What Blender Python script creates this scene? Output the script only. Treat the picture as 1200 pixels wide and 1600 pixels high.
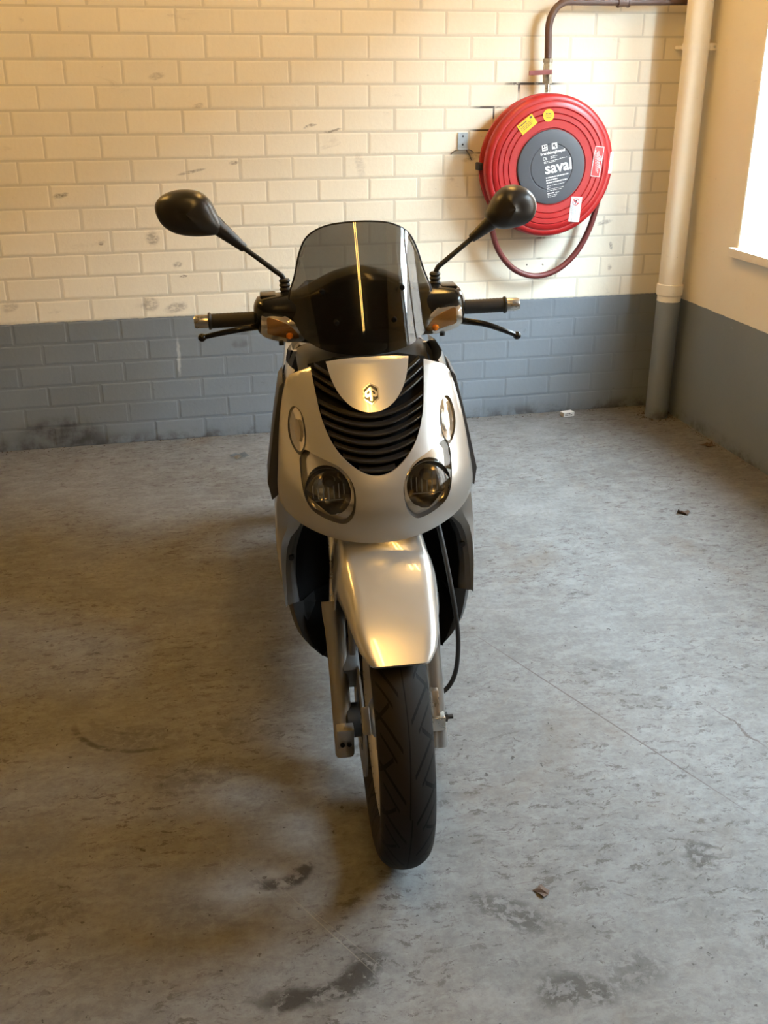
import bpy, bmesh, math, random
from mathutils import Vector, Matrix
from mathutils.geometry import delaunay_2d_cdt
random.seed(7)
PI = math.pi
scene = bpy.context.scene
COL = scene.collection
for o in list(bpy.data.objects):
    bpy.data.objects.remove(o)

# ------------------------------------------------------------------ camera
# back wall = plane Y 0, right wall = plane X 2.714, floor = Z 0 (metres)
cd = bpy.data.cameras.new('camera')
cam = bpy.data.objects.new('camera', cd)
COL.objects.link(cam)
cd.sensor_fit = 'VERTICAL'
cd.sensor_height = 36.0
cd.lens = 1600.0 / 1600.0 * 36.0
cd.clip_start = 0.05
cam.location = (0.433, -4.251, 1.442)
cam.rotation_euler = (math.radians(90 - 23.21), math.radians(0.05), math.radians(-12.81))
scene.camera = cam

# ------------------------------------------------------------------ world: overcast sky beyond the windows
SKY_STRENGTH = 98.0
world = bpy.data.worlds.new('overcast_sky')
scene.world = world
world.use_nodes = True
wn = world.node_tree
wn.nodes.clear()
wo = wn.nodes.new('ShaderNodeOutputWorld')
wb = wn.nodes.new('ShaderNodeBackground')
wg = wn.nodes.new('ShaderNodeTexCoord')
wsx = wn.nodes.new('ShaderNodeSeparateXYZ')
wr = wn.nodes.new('ShaderNodeValToRGB')
wr.color_ramp.elements[0].position = 0.47
wr.color_ramp.elements[0].color = (0.20, 0.20, 0.20, 1)
wr.color_ramp.elements[1].position = 0.53
wr.color_ramp.elements[1].color = (0.72, 0.86, 1.0, 1)
wmr = wn.nodes.new('ShaderNodeMapRange')
wmr.inputs['From Min'].default_value = -1
wn.links.new(wg.outputs['Generated'], wsx.inputs[0])
wn.links.new(wsx.outputs['Z'], wmr.inputs['Value'])
wn.links.new(wmr.outputs[0], wr.inputs[0])
wn.links.new(wr.outputs[0], wb.inputs[0])
wb.inputs[1].default_value = SKY_STRENGTH
wn.links.new(wb.outputs[0], wo.inputs[0])

# ------------------------------------------------------------------ exposure
vs = scene.view_settings
vs.view_transform = 'Standard'
vs.look = 'None'
vs.gamma = 1.0
vs.use_curve_mapping = False
vs.exposure = 0.0
scene.cycles.caustics_reflective = False
scene.cycles.caustics_refractive = False
scene.cycles.sample_clamp_indirect = 8.0
scene.cycles.sample_clamp_direct = 30.0
TUBE_STRENGTH = 63.0
TUBE_COLOR = (1.0, 0.56, 0.14)

# room dimensions
XR, XL, YF, ZC = 2.714, -3.6, -8.2, 2.90
PAINT_Z = 0.527          # height of the grey wainscot
WINDOWS = [(-1.50, -0.53), (-3.35, -2.55)]
WZ0, WZ1 = 0.80, 2.35
RECESS = 0.17

for i, (a, b) in enumerate(WINDOWS):   # portals: guide sky sampling through the real openings
    ld = bpy.data.lights.new('window_portal', 'AREA')
    ld.shape = 'RECTANGLE'
    ld.size = abs(b - a)
    ld.size_y = WZ1 - WZ0
    ld.cycles.is_portal = True
    lo = bpy.data.objects.new('window_portal', ld)
    COL.objects.link(lo)
    lo.location = (XR + 0.24, (a + b) / 2, (WZ0 + WZ1) / 2)
    lo.rotation_euler = (math.radians(90), 0, math.radians(90))

# ================================================================== helpers
def tag(o, label=None, cat=None, group=None, kind=None):
    if label: o['label'] = label
    if cat: o['category'] = cat
    if group: o['group'] = group
    if kind: o['kind'] = kind
    return o

def empty(name, loc=(0, 0, 0), rot=(0, 0, 0)):
    o = bpy.data.objects.new(name, None)
    o.empty_display_size = 0.1
    COL.objects.link(o)
    o.location = loc
    o.rotation_euler = rot
    return o

class MB:
    def __init__(s):
        s.v, s.f, s.m = [], [], []
        s.xf = None
    def _add(s, vs, fs, mi=0):
        b = len(s.v)
        s.v += [tuple(v) for v in vs]
        for f in fs:
            s.f.append([b + i for i in f])
            s.m.append(mi)
        return s
    def box(s, x0, x1, y0, y1, z0, z1, mi=0):
        v = [(x, y, z) for z in (z0, z1) for y in (y0, y1) for x in (x0, x1)]
        return s._add(v, [(0, 2, 3, 1), (4, 5, 7, 6), (0, 1, 5, 4), (2, 6, 7, 3), (0, 4, 6, 2), (1, 3, 7, 5)], mi)
    def obox(s, c, ax, ay, az, mi=0):
        c, ax, ay, az = map(Vector, (c, ax, ay, az))
        v = [c + ax * i + ay * j + az * k for k in (-1, 1) for j in (-1, 1) for i in (-1, 1)]
        return s._add(v, [(0, 2, 3, 1), (4, 5, 7, 6), (0, 1, 5, 4), (2, 6, 7, 3), (0, 4, 6, 2), (1, 3, 7, 5)], mi)
    def grid(s, rows, closed=False, capa=False, capb=False, mi=0):
        n = len(rows[0])
        v = [p for r in rows for p in r]
        f = []
        for i in range(len(rows) - 1):
            for j in range(n if closed else n - 1):
                k = (j + 1) % n
                f.append((i * n + j, i * n + k, (i + 1) * n + k, (i + 1) * n + j))
        if capa: f.append(tuple(reversed(range(n))))
        if capb: f.append(tuple(range((len(rows) - 1) * n, len(rows) * n)))
        return s._add(v, f, mi)
    def tube(s, path, rad, n=12, cap=True, mi=0):
        P = [Vector(p) for p in path]
        R = rad if isinstance(rad, (list, tuple)) else [rad] * len(P)
        rows = []
        t0 = (P[1] - P[0]).normalized()
        up = Vector((0, 0, 1)) if abs(t0.z) < .9 else Vector((1, 0, 0))
        a = t0.cross(up).normalized()
        for i, p in enumerate(P):
            if i == 0: t = P[1] - P[0]
            elif i == len(P) - 1: t = P[-1] - P[-2]
            else: t = (P[i + 1] - P[i]).normalized() + (P[i] - P[i - 1]).normalized()
            t.normalize()
            a = (a - t * a.dot(t)).normalized()
            b = t.cross(a)
            rows.append([p + (a * math.cos(2 * PI * j / n) + b * math.sin(2 * PI * j / n)) * R[i] for j in range(n)])
        return s.grid(rows, True, cap, cap, mi)
    def lathe(s, prof, c=(0, 0, 0), axis='Y', n=48, closed=False, mi=0):
        # prof: (radius, height along axis)
        c = Vector(c)
        rows = []
        for r, h in prof:
            row = []
            for j in range(n):
                a = 2 * PI * j / n
                if axis == 'Y': row.append(c + Vector((r * math.cos(a), h, r * math.sin(a))))
                elif axis == 'X': row.append(c + Vector((h, r * math.cos(a), r * math.sin(a))))
                else: row.append(c + Vector((r * math.cos(a), r * math.sin(a), h)))
            rows.append(row)
        if closed: rows.append(rows[0])
        return s.grid(rows, True, False, False, mi)
    def prism(s, pts, y0, y1, mi=0):
        # polygon in (x,z), extruded along y
        n = len(pts)
        v = [(x, y0, z) for x, z in pts] + [(x, y1, z) for x, z in pts]
        f = [tuple(range(n)), tuple(reversed(range(n, 2 * n)))]
        for i in range(n):
            k = (i + 1) % n
            f.append((i, i + n, k + n, k))
        return s._add(v, f, mi)
    def build(s, name, mat, parent=None, smooth=True, angle=38, bevel=0, xf=None, recalc=True):
        me = bpy.data.meshes.new(name)
        vv = [tuple(xf(Vector(p))) for p in s.v] if xf else s.v
        me.from_pydata(vv, [], s.f)
        mats = mat if isinstance(mat, (list, tuple)) else [mat]
        for m in mats: me.materials.append(m)
        if len(mats) > 1:
            me.polygons.foreach_set('material_index', s.m)
        bm = bmesh.new()
        bm.from_mesh(me)
        bmesh.ops.remove_doubles(bm, verts=bm.verts, dist=1e-6)
        if bevel:
            bmesh.ops.bevel(bm, geom=[e for e in bm.edges if len(e.link_faces) == 2 and e.calc_face_angle(0) > .6],
                            offset=bevel, segments=2, affect='EDGES', profile=.6)
        if recalc: bmesh.ops.recalc_face_normals(bm, faces=bm.faces)
        bm.to_mesh(me)
        bm.free()
        if smooth:
            me.shade_smooth()
            me.set_sharp_from_angle(angle=math.radians(angle))
        o = bpy.data.objects.new(name, me)
        COL.objects.link(o)
        if parent: o.parent = parent
        return o

def catmull(pts, closed=True, per=6):
    n = len(pts)
    out = []
    rng = range(n) if closed else range(n - 1)
    for i in rng:
        if closed:
            p0, p1, p2, p3 = pts[i - 1], pts[i], pts[(i + 1) % n], pts[(i + 2) % n]
        else:
            p0, p1, p2, p3 = pts[max(0, i - 1)], pts[i], pts[i + 1], pts[min(n - 1, i + 2)]
        for k in range(per):
            t = k / per
            out.append(tuple(.5 * ((2 * b) + (-a + c) * t + (2 * a - 5 * b + 4 * c - d) * t * t + (-a + 3 * b - 3 * c + d) * t ** 3)
                             for a, b, c, d in zip(p0, p1, p2, p3)))
    if not closed: out.append(tuple(pts[-1]))
    return out

def inside(p, poly):
    x, y = p
    r = False
    n = len(poly)
    j = n - 1
    for i in range(n):
        xi, yi = poly[i]
        xj, yj = poly[j]
        if (yi > y) != (yj > y) and x < (xj - xi) * (y - yi) / (yj - yi) + xi: r = not r
        j = i
    return r

def seglen(poly, step):
    out = []
    n = len(poly)
    for i in range(n):
        a, b = poly[i], poly[(i + 1) % n]
        L = math.hypot(b[0] - a[0], b[1] - a[1])
        k = max(1, int(round(L / step)))
        for q in range(k):
            out.append((a[0] + (b[0] - a[0]) * q / k, a[1] + (b[1] - a[1]) * q / k))
    return out

def patch(outline, fn, holes=(), step=.01, thick=0.0, mb=None, mi=0):
    """trimmed surface: 2-D outline minus holes, mapped by fn(u,v)->Vector, given thickness along +y"""
    mb = mb or MB()
    loops = [seglen(outline, step)] + [seglen(h, step) for h in holes]
    P, E = [], []
    for L in loops:
        b = len(P)
        P += [Vector(p) for p in L]
        E += [(b + i, b + (i + 1) % len(L)) for i in range(len(L))]
    bnd = list(P)
    us = [p[0] for p in loops[0]]
    vs_ = [p[1] for p in loops[0]]
    nu, nv = int((max(us) - min(us)) / step) + 1, int((max(vs_) - min(vs_)) / step) + 1
    for j in range(nv + 1):
        for i in range(nu + 1):
            p = (min(us) + (i + .5 * (j % 2)) * step, min(vs_) + j * step)
            if inside(p, loops[0]) and not any(inside(p, h) for h in loops[1:]):
                if min((p[0] - q[0]) ** 2 + (p[1] - q[1]) ** 2 for q in bnd) > (.45 * step) ** 2:
                    P.append(Vector(p))
    r = delaunay_2d_cdt(P, E, [], 0, 1e-6)
    V2, F = r[0], r[2]
    keep = []
    for t in F:
        c = ((V2[t[0]][0] + V2[t[1]][0] + V2[t[2]][0]) / 3, (V2[t[0]][1] + V2[t[1]][1] + V2[t[2]][1]) / 3)
        if inside(c, loops[0]) and not any(inside(c, h) for h in loops[1:]):
            a, b, d = (V2[i] for i in t)
            if (b[0] - a[0]) * (d[1] - a[1]) - (b[1] - a[1]) * (d[0] - a[0]) < 0: t = [t[0], t[2], t[1]]
            keep.append(tuple(t))
    V3 = [Vector(fn(p[0], p[1])) for p in V2]
    if thick:
        n = len(V3)
        cnt = {}
        for t in keep:
            for k in range(3):
                cnt[(t[k], t[(k + 1) % 3])] = 1
        rim = [(a, b) for (a, b) in cnt if (b, a) not in cnt]
        V3 = V3 + [v + Vector((0, thick, 0)) for v in V3]
        F3 = keep + [(a + n, c + n, b + n) for a, b, c in keep] + [(a, a + n, b + n, b) for a, b in rim]
    else:
        F3 = keep
    used = sorted({i for f in F3 for i in f})
    mp = {q: k for k, q in enumerate(used)}
    mb._add([V3[i] for i in used], [[mp[i] for i in f] for f in F3], mi)
    return mb

def sym(half):
    """closed outline from a right half listed from top centre to bottom centre"""
    left = [(-x, z) for x, z in reversed(half) if abs(x) > 1e-6]
    return list(half) + left

def text_mesh(body, size, extrude=0.0002, bold=0.0, align='CENTER', shear=0):
    c = bpy.data.curves.new('lettering', 'FONT')
    c.body = body
    c.size = size
    c.extrude = extrude
    c.offset = bold
    c.align_x = align
    c.shear = shear
    c.resolution_u = 3
    o = bpy.data.objects.new('lettering', c)
    COL.objects.link(o)
    dg = bpy.context.evaluated_depsgraph_get()
    me = bpy.data.meshes.new_from_object(o.evaluated_get(dg))
    bpy.data.objects.remove(o)
    bpy.data.curves.remove(c)
    return me

def put_text(name, body, size, mat, parent, M, **kw):
    me = text_mesh(body, size, **kw)
    me.transform(M)
    me.materials.clear()
    me.materials.append(mat)
    o = bpy.data.objects.new(name, me)
    COL.objects.link(o)
    o.parent = parent
    return o

# ================================================================== materials
def newmat(name):
    m = bpy.data.materials.new(name)
    m.use_nodes = True
    nt = m.node_tree
    return m, nt, nt.nodes['Principled BSDF']

def N(nt, t, **kw):
    n = nt.nodes.new(t)
    for k, v in kw.items(): setattr(n, k, v)
    return n

def setin(n, **kw):
    for k, v in kw.items():
        n.inputs[k.replace('_', ' ')].default_value = v

def simple(name, col, rough=.5, metal=0, coat=0, coat_rough=.05, noise=0, nscale=60, bump=0, spec=.5, sheen=0):
    m, nt, b = newmat(name)
    b.inputs['Base Color'].default_value = (*col, 1)
    b.inputs['Roughness'].default_value = rough
    b.inputs['Metallic'].default_value = metal
    b.inputs['Coat Weight'].default_value = coat
    b.inputs['Coat Roughness'].default_value = coat_rough
    b.inputs['Specular IOR Level'].default_value = spec
    if noise or bump:
        tc = N(nt, 'ShaderNodeTexCoord')
        nz = N(nt, 'ShaderNodeTexNoise')
        setin(nz, Scale=nscale, Detail=5.0, Roughness=.6)
        nt.links.new(tc.outputs['Object'], nz.inputs['Vector'])
        if noise:
            mr = N(nt, 'ShaderNodeMapRange')
            setin(mr, From_Min=.3, From_Max=.7, To_Min=1 - noise, To_Max=1 + noise)
            nt.links.new(nz.outputs[0], mr.inputs['Value'])
            mx = N(nt, 'ShaderNodeMix', data_type='RGBA', blend_type='MULTIPLY')
            mx.inputs['Factor'].default_value = 1
            mx.inputs['A'].default_value = (*col, 1)
            nt.links.new(mr.outputs[0], mx.inputs['B'])
            nt.links.new(mx.outputs['Result'], b.inputs['Base Color'])
            m2 = N(nt, 'ShaderNodeMapRange')
            setin(m2, From_Min=.3, From_Max=.7, To_Min=max(0, rough - noise * .4), To_Max=min(1, rough + noise * .4))
            nt.links.new(nz.outputs[0], m2.inputs['Value'])
            nt.links.new(m2.outputs[0], b.inputs['Roughness'])
        if bump:
            bp = N(nt, 'ShaderNodeBump')
            setin(bp, Strength=bump, Distance=.002)
            nt.links.new(nz.outputs[0], bp.inputs['Height'])
            nt.links.new(bp.outputs[0], b.inputs['Normal'])
    return m

def spot_mask(nt, vec, spots, ring=False):
    """max of soft ellipses (cx,cy,cz? as 3-vector loc, scale 3-vector, rot z or y euler, strength)"""
    acc = None
    for loc, sc, rot, st in spots:
        mp = N(nt, 'ShaderNodeMapping', vector_type='TEXTURE')
        mp.inputs['Location'].default_value = loc
        mp.inputs['Scale'].default_value = sc
        mp.inputs['Rotation'].default_value = rot
        nt.links.new(vec, mp.inputs['Vector'])
        ln = N(nt, 'ShaderNodeVectorMath', operation='LENGTH')
        nt.links.new(mp.outputs[0], ln.inputs[0])
        mr = N(nt, 'ShaderNodeMapRange', interpolation_type='SMOOTHSTEP')
        if ring:
            sb = N(nt, 'ShaderNodeMath', operation='SUBTRACT')
            sb.inputs[1].default_value = 1.0
            nt.links.new(ln.outputs['Value'], sb.inputs[0])
            ab = N(nt, 'ShaderNodeMath', operation='ABSOLUTE')
            nt.links.new(sb.outputs[0], ab.inputs[0])
            src = ab.outputs[0]
            setin(mr, From_Min=ring, From_Max=ring * .3, To_Min=0, To_Max=st)
        else:
            src = ln.outputs['Value']
            setin(mr, From_Min=1.0, From_Max=.45, To_Min=0, To_Max=st)
        nt.links.new(src, mr.inputs['Value'])
        if acc is None: acc = mr.outputs[0]
        else:
            mx = N(nt, 'ShaderNodeMath', operation='MAXIMUM')
            nt.links.new(acc, mx.inputs[0])
            nt.links.new(mr.outputs[0], mx.inputs[1])
            acc = mx.outputs[0]
    return acc

def mixcol(nt, fac, a, b, blend='MIX'):
    mx = N(nt, 'ShaderNodeMix', data_type='RGBA', blend_type=blend)
    for k, v in (('Factor', fac), ('A', a), ('B', b)):
        if isinstance(v, (tuple, list)): mx.inputs[k].default_value = (*v, 1)
        elif isinstance(v, (int, float)): mx.inputs[k].default_value = v
        else: nt.links.new(v, mx.inputs[k])
    return mx.outputs['Result']

def noise(nt, vec, scale, detail=5, rough=.6, dist=0, lo=None, hi=None, tmin=0, tmax=1):
    nz = N(nt, 'ShaderNodeTexNoise')
    setin(nz, Scale=scale, Detail=detail, Roughness=rough, Distortion=dist)
    nt.links.new(vec, nz.inputs['Vector'])
    if lo is None: return nz.outputs[0]
    mr = N(nt, 'ShaderNodeMapRange', interpolation_type='SMOOTHSTEP')
    setin(mr, From_Min=lo, From_Max=hi, To_Min=tmin, To_Max=tmax)
    nt.links.new(nz.outputs[0], mr.inputs['Value'])
    return mr.outputs[0]

def mul(nt, a, b):
    m = N(nt, 'ShaderNodeMath', operation='MULTIPLY')
    for i, v in enumerate((a, b)):
        if isinstance(v, (int, float)): m.inputs[i].default_value = v
        else: nt.links.new(v, m.inputs[i])
    return m.outputs[0]

CREAM = (0.80, 0.74, 0.61)
GREY = (0.170, 0.197, 0.226)
# scuffs seen on the cream brickwork: (x, z, rx, rz, strength)
SCUFFS = [(.13, 1.011, .030, .010, .75), (.458, .841, .026, .028, .55), (.55, .735, .020, .013, .55), (.569, .686, .018, .004, .9),
          (.261, .827, .010, .007, .8), (.428, .581, .035, .030, .5), (.529, .563, .045, .020, .55), (.631, 1.088, .055, .006, .65),
          (.794, 1.119, .020, .008, .7), (1.102, 1.25, .025, .006, .7), (1.191, 1.232, .035, .005, .7), (2.381, .846, .035, .010, .5),
          (2.42, .744, .008, .018, .6), (2.42, .652, .010, .015, .5), (2.033, .678, .0045, .0045, 1.0), (2.106, .678, .0045, .0045, 1.0),
          (.526, 1.432, .030, .014, .35), (.673, 1.327, .022, .010, .4), (-.113, .593, .035, .02, .35), (1.30, 1.10, .02, .05, .25), (1.77, 1.12, .04, .012, .4)]

def wall_material(name, joint=False, damp=False):
    m, nt, b = newmat(name)
    g = N(nt, 'ShaderNodeNewGeometry')
    pos = g.outputs['Position']
    sx = N(nt, 'ShaderNodeSeparateXYZ')
    nt.links.new(pos, sx.inputs[0])
    zz = sx.outputs['Z']
    edge = N(nt, 'ShaderNodeMapRange')
    setin(edge, From_Min=PAINT_Z - .0012, From_Max=PAINT_Z + .0012)
    nzw = noise(nt, pos, 30, 3)
    ad = N(nt, 'ShaderNodeMath', operation='MULTIPLY_ADD')
    ad.inputs[1].default_value = .008
    nt.links.new(nzw, ad.inputs[0])
    sb = N(nt, 'ShaderNodeMath', operation='SUBTRACT')
    sb.inputs[1].default_value = .004
    nt.links.new(zz, sb.inputs[0])
    nt.links.new(sb.outputs[0], ad.inputs[2])
    nt.links.new(ad.outputs[0], edge.inputs['Value'])
    up = edge.outputs[0]
    # cream side
    k = .78 if joint else 1.0
    cream = tuple(c * k for c in CREAM)
    grey = tuple(c * (.93 if joint else 1.0) for c in GREY)
    tone = noise(nt, pos, 2.2, 4, .5, 0, .3, .7, 0, 1)
    c1 = mixcol(nt, mul(nt, tone, .35), cream, tuple(c * .90 for c in cream))
    # soft grime and little scratches
    ds = N(nt, 'ShaderNodeVectorMath', operation='MULTIPLY')
    ds.inputs[1].default_value = (1, 1, 2.2)
    nt.links.new(pos, ds.inputs[0])
    grime = noise(nt, ds.outputs[0], 7, 9, .68, .6, .60, .78, 0, .45)
    c1 = mixcol(nt, grime, c1, (.36, .31, .25))
    chips = noise(nt, ds.outputs[0], 38, 6, .6, .3, .70, .76, 0, .75)
    c1 = mixcol(nt, chips, c1, (.22, .18, .14))
    nd = N(nt, 'ShaderNodeTexNoise')
    setin(nd, Scale=28.0, Detail=4.0)
    nt.links.new(pos, nd.inputs['Vector'])
    na = N(nt, 'ShaderNodeVectorMath', operation='MULTIPLY_ADD')
    na.inputs[1].default_value = (.02, 0, .016)
    nt.links.new(nd.outputs['Color'], na.inputs[0])
    nb = N(nt, 'ShaderNodeVectorMath', operation='SUBTRACT')
    nb.inputs[1].default_value = (.01, 0, .008)
    nt.links.new(pos, nb.inputs[0])
    nt.links.new(nb.outputs[0], na.inputs[2])
    if damp:
        sp = spot_mask(nt, na.outputs[0], [((x, 0, z), (rx * 1.25, 1, rz * 1.25), (0, -.2, 0), s) for x, z, rx, rz, s in SCUFFS])
        sp = mul(nt, sp, noise(nt, ds.outputs[0], 45, 4, .7, .4, .36, .6, .25, 1))
        c1 = mixcol(nt, sp, c1, (.13, .10, .08))
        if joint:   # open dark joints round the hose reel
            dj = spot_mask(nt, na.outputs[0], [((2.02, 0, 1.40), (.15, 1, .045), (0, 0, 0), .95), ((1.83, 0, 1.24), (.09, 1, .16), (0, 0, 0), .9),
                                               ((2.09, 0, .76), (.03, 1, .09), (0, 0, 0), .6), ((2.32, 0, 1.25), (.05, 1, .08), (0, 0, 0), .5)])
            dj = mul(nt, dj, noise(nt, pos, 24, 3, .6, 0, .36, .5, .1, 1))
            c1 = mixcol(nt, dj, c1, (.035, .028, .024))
    # grey side
    c2 = mixcol(nt, mul(nt, tone, .5), grey, tuple(c * .82 for c in grey))
    lite = noise(nt, ds.outputs[0], 18, 7, .65, .5, .66, .78, 0, .35)
    c2 = mixcol(nt, lite, c2, (.36, .38, .40))
    dk = noise(nt, ds.outputs[0], 11, 8, .65, .8, .64, .78, 0, .6)
    c2 = mixcol(nt, dk, c2, (.05, .05, .05))
    # dirty foot of the wall
    ft = N(nt, 'ShaderNodeMapRange', interpolation_type='SMOOTHSTEP')
    setin(ft, From_Min=.07, From_Max=.0, To_Min=0, To_Max=1)
    nt.links.new(zz, ft.inputs['Value'])
    ftn = mul(nt, ft.outputs[0], noise(nt, pos, 9, 6, .65, .2, .42, .62, .1, .8))
    c2 = mixcol(nt, ftn, c2, (.035, .032, .028))
    if damp:
        sp2 = spot_mask(nt, na.outputs[0], [((.02, 0, .06), (.22, 1, .09), (0, 0, 0), .8), ((.78, 0, .40), (.05, 1, .025), (0, 0, 0), .45),
                                            ((.80, 0, .45), (.04, 1, .02), (0, 0, 0), .35)])
        c2 = mixcol(nt, mul(nt, sp2, noise(nt, pos, 14, 5, .6, 0, .35, .65, .2, 1)), c2, (.03, .028, .026))
        run = spot_mask(nt, na.outputs[0], [((.525, 0, .36), (.009, 1, .10), (0, 0, 0), .7)])
        c2 = mixcol(nt, run, c2, (.42, .44, .45))
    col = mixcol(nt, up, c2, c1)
    if not joint:
        oi = N(nt, 'ShaderNodeObjectInfo')
        mr = N(nt, 'ShaderNodeMapRange')
        setin(mr, To_Min=.945, To_Max=1.02)
        nt.links.new(oi.outputs['Random'], mr.inputs['Value'])
        col = mixcol(nt, 1.0, col, mr.outputs[0], 'MULTIPLY')
    nt.links.new(col, b.inputs['Base Color'])
    b.inputs['Roughness'].default_value = .52
    b.inputs['Specular IOR Level'].default_value = .35
    bp = N(nt, 'ShaderNodeBump')
    setin(bp, Strength=.22, Distance=.003)
    nt.links.new(noise(nt, pos, 55, 6, .6), bp.inputs['Height'])
    nt.links.new(bp.outputs[0], b.inputs['Normal'])
    return m

M = {}
M['brick'] = wall_material('painted_brick', False, True)
M['joint'] = wall_material('painted_joint', True, True)
M['wall'] = wall_material('painted_wall')
def plain_wall():
    m, nt, b = newmat('plain_two_tone_wall')
    g = N(nt, 'ShaderNodeNewGeometry')
    sx = N(nt, 'ShaderNodeSeparateXYZ')
    nt.links.new(g.outputs['Position'], sx.inputs[0])
    gt = N(nt, 'ShaderNodeMath', operation='GREATER_THAN')
    gt.inputs[1].default_value = PAINT_Z
    nt.links.new(sx.outputs['Z'], gt.inputs[0])
    nz = noise(nt, g.outputs['Position'], 3, 3, .6, 0, .3, .7, .9, 1)
    nt.links.new(mixcol(nt, 1.0, mixcol(nt, gt.outputs[0], GREY, CREAM), nz, 'MULTIPLY'), b.inputs['Base Color'])
    b.inputs['Roughness'].default_value = .6
    return m
M['wall_plain'] = plain_wall()
M['yard'] = simple('yard_masonry', (.20, .16, .13), .85, noise=.1, nscale=2)
M['ceiling'] = simple('ceiling_paint', (.50, .47, .42), .8, noise=.05, nscale=3)

def floor_material():
    m, nt, b = newmat('worn_concrete')
    g = N(nt, 'ShaderNodeNewGeometry')
    pos = g.outputs['Position']
    nd = N(nt, 'ShaderNodeTexNoise')
    setin(nd, Scale=9.0, Detail=7.0, Roughness=.65)
    nt.links.new(pos, nd.inputs['Vector'])
    na = N(nt, 'ShaderNodeVectorMath', operation='MULTIPLY_ADD')
    na.inputs[1].default_value = (.07, .07, 0)
    nt.links.new(nd.outputs['Color'], na.inputs[0])
    nb = N(nt, 'ShaderNodeVectorMath', operation='SUBTRACT')
    nb.inputs[1].default_value = (.035, .035, 0)
    nt.links.new(pos, nb.inputs[0])
    nt.links.new(nb.outputs[0], na.inputs[2])
    wv = na.outputs[0]
    fine = noise(nt, pos, 60, 8, .7)
    big = noise(nt, pos, 1.6, 6, .6, .4, .3, .7)
    mid = noise(nt, wv, 5.5, 8, .65, .5, .35, .68)
    col = mixcol(nt, big, (.18, .18, .175), (.235, .235, .23))
    col = mixcol(nt, mul(nt, mid, .55), col, (.145, .14, .13))
    fr = N(nt, 'ShaderNodeMapRange')
    setin(fr, From_Min=.28, From_Max=.72, To_Min=.72, To_Max=1.2)
    nt.links.new(fine, fr.inputs['Value'])
    col = mixcol(nt, 1.0, col, fr.outputs[0], 'MULTIPLY')
    # drawn-out smears of the worn coating, along the parking direction
    mpd = N(nt, 'ShaderNodeMapping')
    mpd.inputs['Rotation'].default_value = (0, 0, .35)
    mpd.inputs['Scale'].default_value = (.62, 1.5, 1)
    nt.links.new(wv, mpd.inputs['Vector'])
    flake = noise(nt, mpd.outputs[0], 15, 8, .80, .0, .46, .60)
    col = mixcol(nt, mul(nt, flake, .34), col, (.31, .315, .315))
    pit = noise(nt, mpd.outputs[0], 34, 6, .78, .0, .54, .60)
    col = mixcol(nt, mul(nt, pit, mul(nt, noise(nt, pos, 2.4, 4, .6, 0, .38, .56), .85)), col, (.085, .075, .065))
    fleck = noise(nt, mpd.outputs[0], 85, 6, .7, .0, .62, .66)
    col = mixcol(nt, mul(nt, fleck, mul(nt, noise(nt, pos, 5.0, 3, .6, 0, .38, .56), .9)), col, (.06, .052, .044))
    # brown rusty tint patches
    col = mixcol(nt, noise(nt, wv, 2.6, 6, .6, .6, .58, .74, 0, .45), col, (.15, .11, .07))
    # dark speckled wear, broken by the wear noise
    wear = noise(nt, pos, 3.0, 3, .5, 0, .47, .66)
    speck = noise(nt, wv, 34, 8, .72, .8, .60, .68)
    col = mixcol(nt, mul(nt, mul(nt, wear, speck), .95), col, (.07, .06, .05))
    dots = noise(nt, pos, 52, 4, .6, .3, .665, .70)
    col = mixcol(nt, mul(nt, dots, .85), col, (.05, .042, .035))
    # directional scratches
    for ang, sc, th, c, a in ((.55, 1.0, .70, (.34, .33, .31), .22), (-.5, 1.3, .71, (.10, .09, .08), .55), (1.3, .8, .72, (.12, .10, .09), .45)):
        mp = N(nt, 'ShaderNodeMapping')
        mp.inputs['Rotation'].default_value = (0, 0, ang)
        mp.inputs['Scale'].default_value = (3.0 * sc, 90 * sc, 1)
        nt.links.new(pos, mp.inputs['Vector'])
        s1 = noise(nt, mp.outputs[0], 1.0, 2, .5, .1, th, th + .03)
        s2 = noise(nt, pos, 2.3 * sc + ang, 2, .5, 0, .48, .6)
        col = mixcol(nt, mul(nt, mul(nt, s1, s2), a), col, c)
    # stains with a shape of their own (floor coordinates)
    st = [((1.413, -2.82, 0), (.045, .055, 1), (0, 0, 0), .85), ((.985, -2.87, 0), (.10, .05, 1), (0, 0, -.7), .75),
          ((1.03, -3.07, 0), (.09, .05, 1), (0, 0, -.2), .85), ((1.15, -3.05, 0), (.09, .05, 1), (0, 0, .2), .5),
          ((.32, -2.16, 0), (.16, .06, 1), (0, 0, -.25), .40), ((.13, -2.70, 0), (.10, .07, 1), (0, 0, 0), .35),
          ((.43, -2.33, 0), (.15, .08, 1), (0, 0, .1), .40), ((.56, -2.16, 0), (.14, .10, 1), (0, 0, .1), .30),
          ((1.60, -1.72, 0), (.07, .03, 1), (0, 0, .2), .35), ((1.52, -2.12, 0), (.12, .07, 1), (0, 0, .2), .35),
          ((1.57, -2.30, 0), (.10, .05, 1), (0, 0, -.3), .30), ((.41, -2.75, 0), (.12, .06, 1), (0, 0, -.4), .3)]
    sm = spot_mask(nt, wv, st)
    patchy = noise(nt, wv, 38, 9, .72, .2, .44, .54, .12, 1)
    col = mixcol(nt, mul(nt, sm, patchy), col, (.052, .046, .038))
    # black ring shaped stains
    rg = spot_mask(nt, wv, [((.575, -2.645, 0), (.065, .060, 1), (0, 0, 0), 1.0), ((.585, -2.895, 0), (.125, .085, 1), (0, 0, -.15), 1.0)], ring=.36)
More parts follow.
